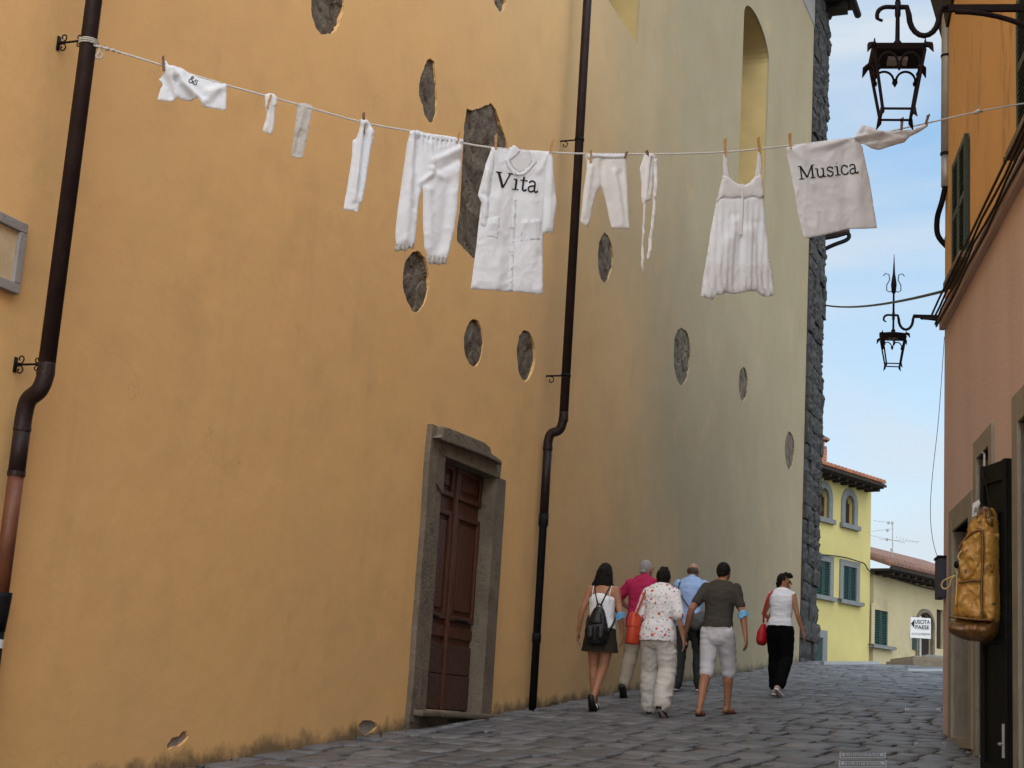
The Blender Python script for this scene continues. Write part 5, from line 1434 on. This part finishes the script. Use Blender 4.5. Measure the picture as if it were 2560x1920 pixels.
# ================================================================== people
SK = M('tanned_skin', (0.40, 0.185, 0.105), (0.32, 0.145, 0.08), 8, 0.55, 0.05, 80, spec=0.35)
SK2 = M('light_skin', (0.42, 0.22, 0.145), (0.36, 0.18, 0.115), 8, 0.55, 0.05, 80, spec=0.35)
def fab(name, c1, c2=None, **k):
    return M(name, c1, c2 if c2 else tuple(x * .9 for x in c1), 4, .92, .2, 50, spec=.08, **k)
F_ = dict(
    hairdark=M('dark_hair', (0.004, 0.0032, 0.003), (0.010, 0.007, 0.006), 60, .6, .6, 120, stretch=(6, 6, 1), spec=.2),
    hairgrey=M('grey_hair', (0.36, 0.35, 0.34), (0.22, 0.21, 0.21), 60, .6, .6, 120),
    hairbrown=M('cropped_brown_hair', (0.05, 0.028, 0.018), (0.10, 0.055, 0.035), 40, .6, .5, 120),
    cami=fab('white_camisole', (.84, .85, .88)), skirt=fab('olive_skirt', (.034, .029, .021)),
    magenta=fab('magenta_polo', (.42, .028, .095)), beigetr=fab('beige_trousers', (.34, .29, .22)),
    linenp=fab('pale_linen_trousers', (.56, .53, .49), (.48, .45, .415)),
    blueshirt=fab('light_blue_shirt', (.36, .50, .80), (.31, .44, .72)), greytr=fab('grey_green_trousers', (.045, .052, .049)),
    greytee=fab('grey_brown_tshirt', (.065, .058, .048)), shorts=fab('pale_shorts', (.66, .65, .68), (.58, .57, .60)),
    whitetop=fab('white_sleeveless_top', (.80, .82, .88), (.72, .74, .81)), black=fab('black_cloth', (.004, .004, .005)),
    shoe=M('dark_shoe', (.010, .008, .008), None, rough=.5, bump=.1), sole=M('white_sole', (.7, .7, .7), None, bump=0),
    sneaker=M('grey_pink_sneaker', (.42, .34, .32), (.30, .24, .23), 20, .7, .2), sandal=M('brown_sandal', (.09, .03, .02), None, bump=.1),
    silver=M('silver_strap', (.6, .6, .6), None, rough=.3, metal=.6, bump=0),
    mask=M('blue_face_mask', (.16, .46, .78), (.22, .55, .85), 30, .8, .1), redbag=M('orange_red_leather', (.55, .060, .022), (.46, .045, .018), 6, .45, .1),
    red=M('red_leather', (.50, .012, .02), (.42, .01, .015), 6, .45, .1), bag=M('black_bag_leather', (.004, .004, .005), (.010, .010, .012), 10, .4, .3),
    greybag=M('grey_bag', (.07, .068, .066), (.05, .05, .05), 10, .6, .2), eye=M('eye', (.02, .015, .012), None, bump=0))
def floral():
    mt = bpy.data.materials.new('floral_blouse')
    mt.use_nodes = True
    t = mt.node_tree
    p = t.nodes['Principled BSDF']
    p.inputs['Roughness'].default_value = .9
    p.inputs['Specular IOR Level'].default_value = .15
    tcn = t.nodes.new('ShaderNodeTexCoord')
    base = (.78, .76, .77, 1)
    prev = None
    for sc, thr, col in ((26, .34, (.20, .19, .24, 1)), (15, .36, (.60, .10, .06, 1))):
        v = t.nodes.new('ShaderNodeTexVoronoi')
        v.inputs['Scale'].default_value = sc
        v.inputs['Randomness'].default_value = .9
        n = t.nodes.new('ShaderNodeTexNoise')
        n.inputs['Scale'].default_value = sc * 2.2
        t.links.new(tcn.outputs['Object'], n.inputs['Vector'])
        t.links.new(tcn.outputs['Object'], v.inputs['Vector'])
        ad = t.nodes.new('ShaderNodeMath'); ad.operation = 'MULTIPLY_ADD'
        t.links.new(n.outputs['Fac'], ad.inputs[0]); ad.inputs[1].default_value = .75
        t.links.new(v.outputs['Distance'], ad.inputs[2])
        r = t.nodes.new('ShaderNodeMapRange')
        r.inputs['From Min'].default_value, r.inputs['From Max'].default_value = thr + .28, thr + .22
        t.links.new(ad.outputs[0], r.inputs['Value'])
        m_ = t.nodes.new('ShaderNodeMix'); m_.data_type = 'RGBA'
        t.links.new(r.outputs['Result'], m_.inputs[0])
        if prev is None: m_.inputs[6].default_value = base
        else: t.links.new(prev, m_.inputs[6])
        m_.inputs[7].default_value = col
        prev = m_.outputs[2]
    t.links.new(prev, p.inputs['Base Color'])
    return mt
F_['floral'] = floral()

def chain(P, R, n=16, ref=(1, 0, 0)):
    """closed tapered limb: points, radii r or (r_along_ref, r_other), rounded ends"""
    P = [Vector(p) for p in P]
    R = [r if isinstance(r, (tuple, list)) else (r, r) for r in R]
    a, b = (P[0] - P[1]).normalized(), (P[-1] - P[-2]).normalized()
    m0, m1 = min(R[0]), min(R[-1])
    P = [P[0] + a * m0 * .85, P[0] + a * m0 * .5] + P + [P[-1] + b * m1 * .5, P[-1] + b * m1 * .85]
    R = [(R[0][0] * .5, R[0][1] * .5), (R[0][0] * .85, R[0][1] * .85)] + R + [(R[-1][0] * .85, R[-1][1] * .85), (R[-1][0] * .5, R[-1][1] * .5)]
    return tube(P, R, n, ref)
def soft(name, shapes, mat, parent, vox=.008, it=5, wr=0, ws=14, seed=0, fac=.5, M4=None, cut=None):
    """voxel-join shapes into one continuous skin, smooth, wrinkle, place"""
    V, F = join(*shapes)
    me = bpy.data.meshes.new('tmp')
    me.from_pydata([tuple(v) for v in V], [], F)
    b = bmesh.new(); b.from_mesh(me); bmesh.ops.recalc_face_normals(b, faces=b.faces)
    b.to_mesh(me); b.free()
    o = bpy.data.objects.new('tmp', me)
    COL.objects.link(o)
    md = o.modifiers.new('r', 'REMESH'); md.mode = 'VOXEL'; md.voxel_size = vox
    s_ = o.modifiers.new('s', 'SMOOTH'); s_.factor = fac; s_.iterations = it
    dg = bpy.context.evaluated_depsgraph_get()
    m2 = bpy.data.meshes.new_from_object(o.evaluated_get(dg))
    bpy.data.objects.remove(o); bpy.data.meshes.remove(me)
    m2.name = name
    if wr:
        ns = [v.normal.copy() for v in m2.vertices]
        for v, n in zip(m2.vertices, ns):
            q = Vector((v.co.x * ws * .8 + seed, v.co.y * ws * .8, v.co.z * ws * (1.25 if ws < 25 else .3)))
            v.co += n * ((abs(noise.noise(q)) * -1.6 + .45 + noise.noise(q * 2.3) * .35) * wr)
    if cut is not None:                       # clean hem
        b = bmesh.new(); b.from_mesh(m2)
        bmesh.ops.bisect_plane(b, geom=b.verts[:] + b.edges[:] + b.faces[:], plane_co=(0, 0, cut), plane_no=(0, 0, 1), clear_inner=True)
        for v in b.verts:
            if abs(v.co.z - cut) < 1e-4: v.co.z += .010 * noise.noise(Vector((v.co.x * 16, v.co.y * 16, seed)))
        b.to_mesh(m2); b.free()
    m2.materials.clear(); m2.materials.append(mat)
    for p in m2.polygons: p.use_smooth = True
    if M4 is not None: m2.transform(M4)
    return link(name, m2, parent)
def lerp(a, b, t): return Vector(a).lerp(Vector(b), t)
def hand(w, d, wd, pn, curl=.5):
    """w wrist, d finger direction, wd towards thumb, pn palm normal"""
    w, d, wd, pn = Vector(w), Vector(d).normalized(), Vector(wd).normalized(), Vector(pn).normalized()
    S = [chain([w - d * .02, w + d * .03, w + d * .085], [(.024, .02), (.036, .017), (.040, .014)], 12, wd)]
    for off, ln in ((.030, .070), (.010, .080), (-.010, .075), (-.029, .058)):
        b = w + d * .088 + wd * off
        d1 = (d + pn * curl * .6).normalized(); d2 = (d + pn * curl * 1.8).normalized()
        S.append(chain([b - d * .015, b + d1 * ln * .5, b + d1 * ln * .5 + d2 * ln * .5], [.0105, .0095, .008], 8, wd))
    b = w + d * .03 + wd * .030
    S.append(chain([b, b + (d * .7 + wd * .7).normalized() * .035, b + (d * .7 + wd * .7).normalized() * .035 + (d + wd * .2 + pn * .3).normalized() * .032], [.013, .011, .009], 8, pn))
    return S
class Fig:
    def __init__(s, name_label, px, H, face, female, skin=SK, lean=.05, slope_=True):
        x, y, D = px
        s.k = H / 1.70
        d = ray(x, y)
        P = CAM + d * (D / math.hypot(d.x, d.y))
        P.z = gz(P.y) + .006
        s.P = P
        s.M = Matrix.Scale(s.k, 4)
        s.rot = face
        s.root = root('person', P, name_label, 'person', 'people walking up the street')
        s.root.rotation_euler.z = face
        s.f = female
        s.lean = lean
        s.skin = skin
        s.sw = .155 if female else .172
        s.hw = .105 if female else .095
        s.J = {}
    def T(s, x, y, z): return Vector((x, y + s.lean * max(0, z - .9) + (max(0, z - 1.35) * .15), z))
    def legs(s, L, R):
        # each: (foot x, foot y, lift, toe-drop angle, knee y offset)
        for nm, e, (fx, fy, lift, drop, ky) in (('L', -1, L), ('R', 1, R)):
            g0 = .0838 * fy + lift
            an = Vector((fx, fy, g0 + .085))
            hip = Vector((e * .09, 0, .90))
            kn = lerp(hip, an, .50) + Vector((e * .012, ky, .0))
            td = Vector((e * .12, cos(drop), -sin(drop))).normalized()
            s.J['hip' + nm], s.J['kn' + nm], s.J['an' + nm], s.J['td' + nm] = hip, kn, an, td
    def arms(s, L, R):
        for nm, e, (el, wr) in (('L', -1, L), ('R', 1, R)):
            s.J['sh' + nm] = s.T(e * s.sw, 0, 1.395)
            s.J['el' + nm], s.J['wr' + nm] = Vector(el), Vector(wr)
    def torso(s, g=0, zlo=.86, zhi=1.47):
        w = 1.0 if not s.f else .93
        prof = [(.86, .155 if not s.f else .168, .115), (.95, .165 if not s.f else .172, .125), (1.06, .145 * (.95 if s.f else 1.04), .11), (1.18, .155 * w, .112), (1.28, .170 * w, .118), (1.36, .178 * w, .105), (1.415, .145 * w, .082), (1.45, .075, .065)]
        P, R = [], []
        for z, a, b in prof:
            if zlo - .001 <= z <= zhi: P.append(s.T(0, 0, z)); R.append((a + g, b + g))
        return chain(P, R, 22)
    def leg(s, nm, g=0, t0=0.0, t1=1.0, calf=True, wide=None):
        h, k, a = s.J['hip' + nm], s.J['kn' + nm], s.J['an' + nm]
        back = Vector((0, -.018, 0))
        pts = [(0, lerp(h, k, 0), .094), (.25, lerp(h, k, .5) + Vector((0, .012, 0)), .080), (.5, k, .056), (.64, lerp(k, a, .30) + back, .056), (.8, lerp(k, a, .62) + back * .5, .044), (1.0, a, .034)]
        P, R = [], []
        for t, p, r in pts:
            if t0 <= t <= t1 + 1e-6:
                P.append(p); R.append(r + (g if wide is None else wide(t)))
        if t1 not in [q[0] for q in pts]:
            for (ta, pa, ra), (tb, pb, rb) in zip(pts, pts[1:]):
                if ta < t1 < tb:
                    u = (t1 - ta) / (tb - ta)
                    P.append(lerp(pa, pb, u)); R.append(ra + (rb - ra) * u + (g if wide is None else wide(t1)))
        return chain(P, R, 16)
    def foot(s, nm, g=0):
        a, d = s.J['an' + nm], s.J['td' + nm]
        up = Vector((1, 0, 0)).cross(d).normalized()
        if up.z < 0 and abs(d.z) < .8: up = -up
        c = a - up * .045
        return [chain([c - d * .045, c + d * .05 - up * .004, c + d * .13 - up * .018, c + d * .175 - up * .022], [(.034 + g, .036 + g), (.036 + g, .034 + g), (.044 + g, .022 + g), (.036 + g, .015 + g)], 12, (1, 0, 0)),
                chain([a + up * .01, c], [(.034, .034), (.034, .034)], 10)]
    def sole(s, nm, th=.012, g=.006):
        a, d = s.J['an' + nm], s.J['td' + nm]
        up = Vector((1, 0, 0)).cross(d).normalized()
        sd_ = d.cross(up)
        c = a - up * .084
        ol = [(-.085, .0), (-.07, .03), (.0, .036), (.08, .045), (.15, .046), (.19, .03), (.205, .0), (.19, -.03), (.15, -.046), (.08, -.045), (0, -.036), (-.07, -.03)]
        return prism([c + d * u + sd_ * (v * (1 + g * 8)) for u, v in ol], up * th)
    def arm(s, nm, g=0, t1=1.0, t0=0):
        a, b, c = s.J['sh' + nm], s.J['el' + nm], s.J['wr' + nm]
        f = .88 if s.f else 1.0
        pts = [(0, a, .058 * f), (.25, lerp(a, b, .5), .048 * f), (.5, b, .039 * f), (.65, lerp(b, c, .3), .040 * f), (1, c, .026 * f)]
        P, R = [], []
        for t, p, r in pts:
            if t0 <= t <= t1 + 1e-6: P.append(p); R.append(r + g)
        if t1 not in [q[0] for q in pts]:
            for (ta, pa, ra), (tb, pb, rb) in zip(pts, pts[1:]):
                if ta < t1 < tb:
                    u = (t1 - ta) / (tb - ta); P.append(lerp(pa, pb, u)); R.append(ra + (rb - ra) * u + g)
        return chain(P, R, 12)
    def head(s, turn=0.0):
        c = s.T(0, .03, 1.585)
        s.J['head'] = c
        Rm = Matrix.Rotation(turn, 3, 'Z')
        s.Rm = Rm
        def h(x, y, z): return c + Rm @ Vector((x, y, z))
        s.h = h
        S = [ball(c, (.074, .092, .112), 20, 14)]
        S.append(chain([h(0, .03, -.06), h(0, .062, -.085)], [(.045, .04), (.03, .03)], 10))
        S.append(chain([h(0, .085, .015), h(0, .104, -.022)], [.010, .015], 8))             # nose
        S.append(chain([h(-.018, .082, -.055), h(.018, .082, -.055)], [.010, .010], 8))      # lips
        S.append(chain([h(-.045, .07, .03), h(.045, .07, .03)], [.012, .012], 8))            # brow
        for e in (-1, 1): S.append(chain([h(e * .073, -.008, .018), h(e * .076, -.004, -.022)], [(.008, .018), (.007, .012)], 8))
        S.append(chain([s.T(0, -.005, 1.41), s.T(0, .0, 1.47), h(0, -.015, -.07)], [(.075, .06), (.054, .056), (.054, .058)], 14))
        return S
    def body(s, turn=0.0, curl=.5):
        S = [s.torso()] + s.head(turn)
        for nm, e in (('L', -1), ('R', 1)):
            S += [s.leg(nm), s.arm(nm)] + s.foot(nm)
            d = (s.J['wr' + nm] - s.J['el' + nm]).normalized()
            d = (d + Vector((0, 0, -.35))).normalized()
            S += hand(s.J['wr' + nm], d, Vector((0, 1, 0)) - d * d.y, Vector((-e, 0, 0)), curl)
        for nm, e in (('L', -1), ('R', 1)): S.append(chain([s.T(e * .06, 0, 1.40), s.J['sh' + nm]], [(.05, .06), (.05, .055)], 12, (0, 1, 0)))
        o = soft('body', S, s.skin, s.root, .0068, 3, M4=s.M)
        for e in (-1, 1): obj('eye', tube([Vector((0, 0, 0)), Vector((0, 0, .001))], .001, 3), F_['eye'], s.root) if False else s.add('eye', ball(s.h(e * .03, .083, .008), .011, 8, 6), F_['eye'])
        return o
    def add(s, name, VF, mat, parent=None, smooth=True, bevel=0):
        V, F = VF
        me = bpy.data.meshes.new(name)
        me.from_pydata([tuple(s.M @ Vector(v)) for v in V], [], F)
        b = bmesh.new(); b.from_mesh(me); bmesh.ops.recalc_face_normals(b, faces=b.faces); b.to_mesh(me); b.free()
        me.materials.append(mat)
        if smooth:
            for p in me.polygons: p.use_smooth = True
        return link(name, me, parent or s.root)
    def cloth(s, name, S, mat, wr=.006, vox=.009, it=4, ws=10, parent=None, cut=None):
        return soft(name, S, mat, parent or s.root, vox, it, wr, ws, seed=len(bpy.data.objects) * .37, M4=s.M, cut=cut)
    def carried(s, name, label, cat, at_):
        t = root(name, s.P, label, cat)
        t.rotation_euler.z = s.rot
        return t

NECKC = lambda f: chain([f.T(0, -.002, 1.42), f.T(0, .0, 1.455)], [(.085, .075), (.064, .064)], 14)
def shirt(f, g=.014, hem=.92, sl=.3, slg=.016):
    w = (.168 if f.f else .158)
    S = [f.torso(g, .86, 1.43), chain([f.T(0, -.004, 1.0), f.T(0, -.006, .90), f.T(0, -.006, .78)], [(w + g, .128 + g), (w + g + .012, .134 + g), (w + g + .012, .134 + g)], 20)]
    for nm, e in (('L', -1), ('R', 1)):
        S.append(chain([f.T(e * .06, 0, 1.395), f.J['sh' + nm]], [(.056, .066), (.050, .058)], 12, (0, 1, 0)))
        if sl: S.append(f.arm(nm, slg, sl))
    return S
# 1 woman in camisole and skirt
f = Fig('woman in white camisole and olive miniskirt with black backpack, walking nearest the wall', (1492, 1780, 17.3), 1.60, radians(3), True, lean=.03)
f.legs((-.045, .06, 0, 0, .03), (.0, -.20, .06, 1.15, .10))
f.arms(((-.245, -.01, 1.12), (-.285, .04, .90)), ((.235, -.05, 1.12), (.25, .03, .90)))
f.body(turn=-.05)
f.cloth('camisole', [f.torso(.010, .95, 1.29)], F_['cami'], .004, cut=.9)
for e in (-1, 1): f.add('shoulder_strap', tube(spline([f.T(e * .105, -.10, 1.24), f.T(e * .105, -.098, 1.33), f.T(e * .108, -.06, 1.43), f.T(e * .105, .0, 1.452)], 4), .005, 6), F_['cami'])
f.cloth('skirt', [chain([f.T(0, 0, 1.04), f.T(0, 0, .93), f.T(0, -.005, .80), f.T(0, -.01, .56)], [(.150, .118), (.180, .142), (.20, .155), (.24, .18)], 22)], F_['skirt'], .006, cut=.67)
f.cloth('hair', [chain([f.h(0, -.005, .062), f.h(0, -.035, .02), f.h(0, -.06, -.06), f.h(-.01, -.075, -.17), f.h(-.02, -.075, -.25)], [(.078, .085), (.096, .090), (.110, .072), (.130, .052), (.135, .036)], 18), chain([f.h(-.09, -.06, -.14), f.h(-.19, -.06, -.24)], [(.06, .03), (.018, .015)], 10), chain([f.h(.08, -.06, -.14), f.h(.125, -.06, -.25)], [(.05, .03), (.018, .015)], 10)], F_['hairdark'], .011, .007, 2, 42)
for nm in 'LR':
    f.add('sandal', f.sole(nm, .016), F_['shoe'])
    f.add('sandal_strap', tube(spiral(f.J['an' + nm] + f.J['td' + nm] * .06 - Vector((0, 0, .05)), Vector((1, 0, 0)), Vector((0, 0, 1)), .045, .045, 0, pi), .008, 6), F_['silver'])
t = f.carried('backpack', 'small black leather backpack on the back of the woman in the miniskirt', 'backpack', None)
def ba(name, S, mat, wr=.004, vox=.008, it=4): return soft(name, S, mat, t, vox, it, wr, 16, M4=f.M)
yb = -.20
ba('pack', [chain([f.T(-.0, yb, .80), f.T(0, yb, .90), f.T(0, yb + .02, 1.02), f.T(0, yb + .05, 1.14)], [(.135, .07), (.145, .075), (.115, .07), (.07, .05)], 18)], F_['bag'])
for e in (-1, 1): ba('pocket', [chain([f.T(e * .065, yb - .07, .83), f.T(e * .065, yb - .07, .93)], [(.055, .035), (.055, .035)], 12)], F_['bag'])
ba('flap', [chain([f.T(0, yb - .05, 1.0), f.T(0, yb - .02, 1.09)], [(.075, .03), (.06, .035)], 12)], F_['bag'])
obj_ = lambda name, VF, mat: f.add(name, VF, mat, t)
obj_('top_handle', tube(spiral(f.T(0, yb + .06, 1.185), Vector((1, 0, 0)), EZ, .035, .035, 0, 6.3, 16), .008, 6), F_['bag'])
for e in (-1, 1):
    obj_('strap', tube(spline([f.T(e * .015, yb + .06, 1.20), f.T(e * .05, yb + .09, 1.30), f.T(e * .085, -.07, 1.41), f.T(e * .10, .02, 1.455), f.T(e * .11, .11, 1.35), f.T(e * .15, .08, 1.15), f.T(e * .165, -.05, 1.02), f.T(e * .13, yb + .03, .90)], 5), (.011), 6), F_['bag'])
def mask_on(f, nm, label, tpos=.52, out=1):
    t = f.carried('face_mask', label, 'face mask', None)
    a, b = f.J['el' + nm], f.J['wr' + nm]
    c = lerp(a, b, .05)
    e = 1 if nm == 'R' else -1
    o1 = Vector((e * .055, -.035, .02))
    d = (b - a).normalized()
    u = Vector((0, -1, 0)); u = (u - d * u.dot(d)).normalized()
    w = d.cross(u)
    V, F = [], []
    n, m_ = 15, 6
    for j in range(m_):
        for i in range(n):
            an, v = -1.9 + 3.8 * i / (n - 1), j / (m_ - 1) - .5
            r = .049 + .006 * (j % 2) + (.022 * max(0, abs(an) - 1.2) ** 1.5)
            V.append(c + d * (v * (.085 - .02 * abs(an)) + .012 * sin(an * 2)) + u * (r * cos(an)) + w * (r * sin(an)))
    for j in range(m_ - 1):
        for i in range(n - 1): F.append((j * n + i, j * n + i + 1, (j + 1) * n + i + 1, (j + 1) * n + i))
    f.add('pleated_cloth', (V, F), F_['mask'], t)
    f.add('ear_loop', tube([c + d * .02 - u * .046 * cos(q * .35) + w * .046 * sin(q * .35) for q in range(-5, 6)], .003, 5), F_['sole'], t)
mask_on(f, 'R', 'blue face mask hooked on the elbow of the woman in the miniskirt')

# 2 man in magenta polo
f = Fig('grey haired man in magenta polo and beige trousers, partly hidden by two women', (1592, 1745, 19.6), 1.72, radians(-6), False, SK2, lean=.10)
f.legs((-.09, -.22, .05, .7, .10), (.09, .22, 0, 0, .05))
f.arms(((-.34, .06, 1.20), (-.26, .26, 1.10)), ((.28, .05, 1.14), (.26, .24, 1.02)))
f.body(turn=-.35)
f.cloth('polo_shirt', shirt(f, .020, .86, .40, .016), F_['magenta'], .009, cut=.85)
f.cloth('collar', [chain([f.T(0, -.004, 1.44), f.T(0, .0, 1.475)], [(.080, .072), (.070, .066)], 14)], F_['magenta'], .002)
f.cloth('trousers', [f.torso(.012, .86, 1.0)] + [f.leg(n_, 0, 0, .97, wide=lambda t: .022 + .018 * t) for n_ in 'LR'], F_['beigetr'], .009, ws=8)
f.cloth('hair', [ball(f.h(0, -.018, .022), (.079, .088, .098), 16, 12), chain([f.h(-.03, -.06, -.03), f.h(.03, -.06, -.03)], [(.05, .03)] * 2, 12)], F_['hairgrey'], .003, .007, 2, 30)
for n_ in 'LR': f.cloth('shoe', f.foot(n_, .010), F_['shoe'], 0, .008, 2)

# 3 woman in floral blouse
f = Fig('dark haired woman in red flowered white blouse and wide pale linen trousers', (1636, 1797, 16.9), 1.58, radians(-2), True, SK2, lean=.12)
f.legs((-.11, .16, 0, 0, .05), (.15, -.22, .05, .55, .11))
f.arms(((-.24, .02, 1.12), (-.23, .20, 1.02)), ((.255, -.05, 1.13), (.30, .02, .89)))
f.body(turn=-.12)
S = shirt(f, .040, .86, .46, .034)
f.cloth('blouse', S, F_['floral'], .007, cut=.845)
f.cloth('trousers', [f.torso(.022, .86, 1.0)] + [f.leg(n_, 0, 0, .985, wide=lambda t: .030 + .045 * t) for n_ in 'LR'], F_['linenp'], .014, ws=9)
f.cloth('hair', [ball(f.h(0, -.018, .020), (.084, .094, .104), 16, 12), chain([f.h(0, -.06, -.02), f.h(0, -.062, -.085)], [(.068, .04), (.055, .03)], 12), chain([f.h(-.02, -.02, .11), f.h(.03, .0, .115)], [.03, .02], 8)], F_['hairdark'], .011, .0065, 1, 42)
for n_ in 'LR':
    f.cloth('shoe', f.foot(n_, .009), F_['sneaker'], 0, .008, 2)
    f.add('shoe_sole', f.sole(n_, .018), F_['shoe'])
t = f.carried('shoulder_bag', 'orange red cylindrical bag under the arm of the woman in flowered blouse', 'bag', None)
f.add('bag_body', tube([f.T(-.285, -.06, .79), f.T(-.285, -.06, .80), f.T(-.28, -.06, 1.10), f.T(-.275, -.05, 1.13)], [(.075, .10), (.088, .115), (.078, .10), (.06, .085)], 18), F_['redbag'], t)
f.add('bag_seam', tube([f.T(-.283, -.06, .985), f.T(-.283, -.06, .995)], [(.0845, .1095)] * 2, 18), F_['redbag'], t)
f.add('handle', tube(spline([f.T(-.25, -.14, 1.12), f.T(-.205, -.13, 1.25), f.T(-.175, -.09, 1.40), f.T(-.165, .0, 1.47), f.T(-.175, .09, 1.40), f.T(-.22, .06, 1.12)], 6), .012, 6), F_['redbag'], t)

# 4 man in blue shirt
f = Fig('balding man in light blue shirt and grey trousers with a crossbody strap', (1716, 1728, 21.3), 1.74, radians(-3), False, SK2, lean=.07)
f.legs((-.13, -.05, 0, 0, .05), (.15, .10, 0, 0, .06))
f.arms(((-.27, .05, 1.14), (-.25, .24, 1.02)), ((.27, .05, 1.14), (.22, .24, 1.0)))
f.body(turn=.05)
f.cloth('shirt', shirt(f, .022, .86, .5, .018), F_['blueshirt'], .007, cut=.84)
f.cloth('collar', [chain([f.T(0, -.004, 1.44), f.T(0, .002, 1.485)], [(.078, .072), (.068, .066)], 14)], F_['blueshirt'], .002)
f.cloth('trousers', [f.torso(.012, .86, 1.0)] + [f.leg(n_, 0, 0, .98, wide=lambda t: .022 + .026 * t) for n_ in 'LR'], F_['greytr'], .009, ws=8)
f.cloth('hair', [chain([f.h(-.045, -.045, .005), f.h(0, -.075, .01), f.h(.045, -.045, .005)], [(.036, .05), (.03, .052), (.036, .05)], 12)], F_['hairbrown'], .002, .007, 2, 30)
for n_ in 'LR':
    f.cloth('shoe', f.foot(n_, .011), F_['shoe'], 0, .008, 2)
    f.add('shoe_sole', f.sole(n_, .026), F_['sole'])
t = f.carried('crossbody_bag', 'dark grey crossbody bag at the hip of the man in blue shirt', 'bag', None)
f.add('strap', tube(spline([f.T(-.115, .04, 1.47), f.T(-.14, -.06, 1.43), f.T(-.12, -.148, 1.32), f.T(-.02, -.168, 1.16), f.T(.09, -.162, 1.03), f.T(.15, -.13, .97)], 6), [(.012, .008)] * 31, 6), F_['bag'], t)
soft('pouch', [chain([f.T(.13, -.17, .84), f.T(.17, -.16, .92), f.T(.22, -.12, .99)], [(.09, .06), (.11, .06), (.07, .05)], 14)], F_['greybag'], t, .009, 4, .004, M4=f.M)
t = f.carried('jacket', 'black jacket held at the side of the man in blue shirt', 'jacket', None)
soft('folded_cloth', [chain([f.T(.21, -.06, .98), f.T(.215, -.06, .80), f.T(.225, -.05, .58)], [(.075, .06), (.09, .07), (.06, .06)], 14)], F_['black'], t, .010, 4, .012, M4=f.M)

# 5 man in grey t-shirt
f = Fig('man in grey brown t-shirt, pale shorts and flip flops with bare calves', (1786, 1795, 17.3), 1.68, radians(-4), False, SK, lean=.15)
f.legs((-.09, -.26, .0, .08, .12), (.05, .30, 0, 0, .07))
f.arms(((-.28, -.10, 1.14), (-.36, -.03, .90)), ((.275, .03, 1.12), (.32, .02, .87)))
f.body(turn=-.10)
f.cloth('tshirt', shirt(f, .010, .86, .34, .011), F_['greytee'], .007, cut=.955)
f.cloth('shorts', [f.torso(.012, .86, 1.0)] + [f.leg(n_, 0, 0, .53, wide=lambda t: .012 + .030 * t) for n_ in 'LR'], F_['shorts'], .008, ws=9)
f.cloth('hair', [ball(f.h(0, -.016, .020), (.080, .090, .100), 16, 12), chain([f.h(-.02, -.062, -.03), f.h(.02, -.062, -.03)], [(.05, .028)] * 2, 12)], F_['hairdark'], .004, .0065, 1, 60)
for n_ in 'LR':
    f.add('flip_flop', f.sole(n_, .018), F_['sandal'])
    f.add('flip_flop_strap', tube(spiral(f.J['an' + n_] + f.J['td' + n_] * .085 - Vector((0, 0, .075)), Vector((1, 0, 0)), Vector((0, 0, 1)), .046, .046, 0, pi), .009, 6), F_['sandal'])
mask_on(f, 'R', 'blue face mask hooked on the elbow of the man in shorts')

# 6 woman in white top
f = Fig('short haired woman in white sleeveless top and black trousers looking to her right', (1946, 1742, 21.0), 1.62, radians(-8), True, SK, lean=.08)
f.legs((-.10, .13, 0, 0, .05), (.10, -.27, .05, .55, .13))
f.arms(((-.255, .02, 1.12), (-.13, .20, 1.04)), ((.245, .0, 1.12), (.31, .06, .90)))
f.body(turn=-1.15)
f.cloth('sleeveless_top', shirt(f, .016, .95, 0) + [NECKC(f)], F_['whitetop'], .007, cut=.965)
f.cloth('trousers', [f.torso(.014, .86, 1.0)] + [f.leg(n_, 0, 0, .94, wide=lambda t: .018 + .026 * t) for n_ in 'LR'], F_['black'], .006)
f.cloth('hair', [ball(f.h(0, -.022, .024), (.084, .092, .104), 16, 12), chain([f.h(0, -.06, -.02), f.h(0, -.06, -.075)], [(.060, .035), (.045, .028)], 12), chain([f.h(.0, .03, .10), f.h(.02, .085, .09), f.h(.03, .115, .075)], [.05, .035, .012], 10)], F_['hairdark'], .011, .0065, 1, 42)
f.add('sunglasses', join(*[tube(spiral(f.h(e * .032, .07, .115), f.Rm @ Vector((1, 0, 0)), f.Rm @ Vector((0, .7, .7)), .024, .024, 0, 6.3, 12), .005, 5) for e in (-1, 1)]), F_['eye'])
for n_ in 'LR':
    f.cloth('shoe', f.foot(n_, .010), F_['sneaker'], 0, .008, 2)
    f.add('shoe_sole', f.sole(n_, .024), F_['sole'])
t = f.carried('shoulder_bag', 'bright red handbag on a long strap beside the woman in black trousers', 'bag', None)
f.add('strap', tube(spline([f.T(-.24, -.03, 1.00), f.T(-.215, -.09, 1.18), f.T(-.165, -.11, 1.36), f.T(-.13, -.05, 1.445), f.T(-.125, .03, 1.455), f.T(-.15, .12, 1.32), f.T(-.22, .06, 1.02)], 6), [(.015, .008)] * 37, 6), F_['red'], t)
soft('bag_body', [chain([f.T(-.26, -.02, .75), f.T(-.25, -.02, .86), f.T(-.235, -.02, .96)], [(.075, .11), (.075, .10), (.035, .07)], 16)], F_['red'], t, .009, 4, .003, M4=f.M)
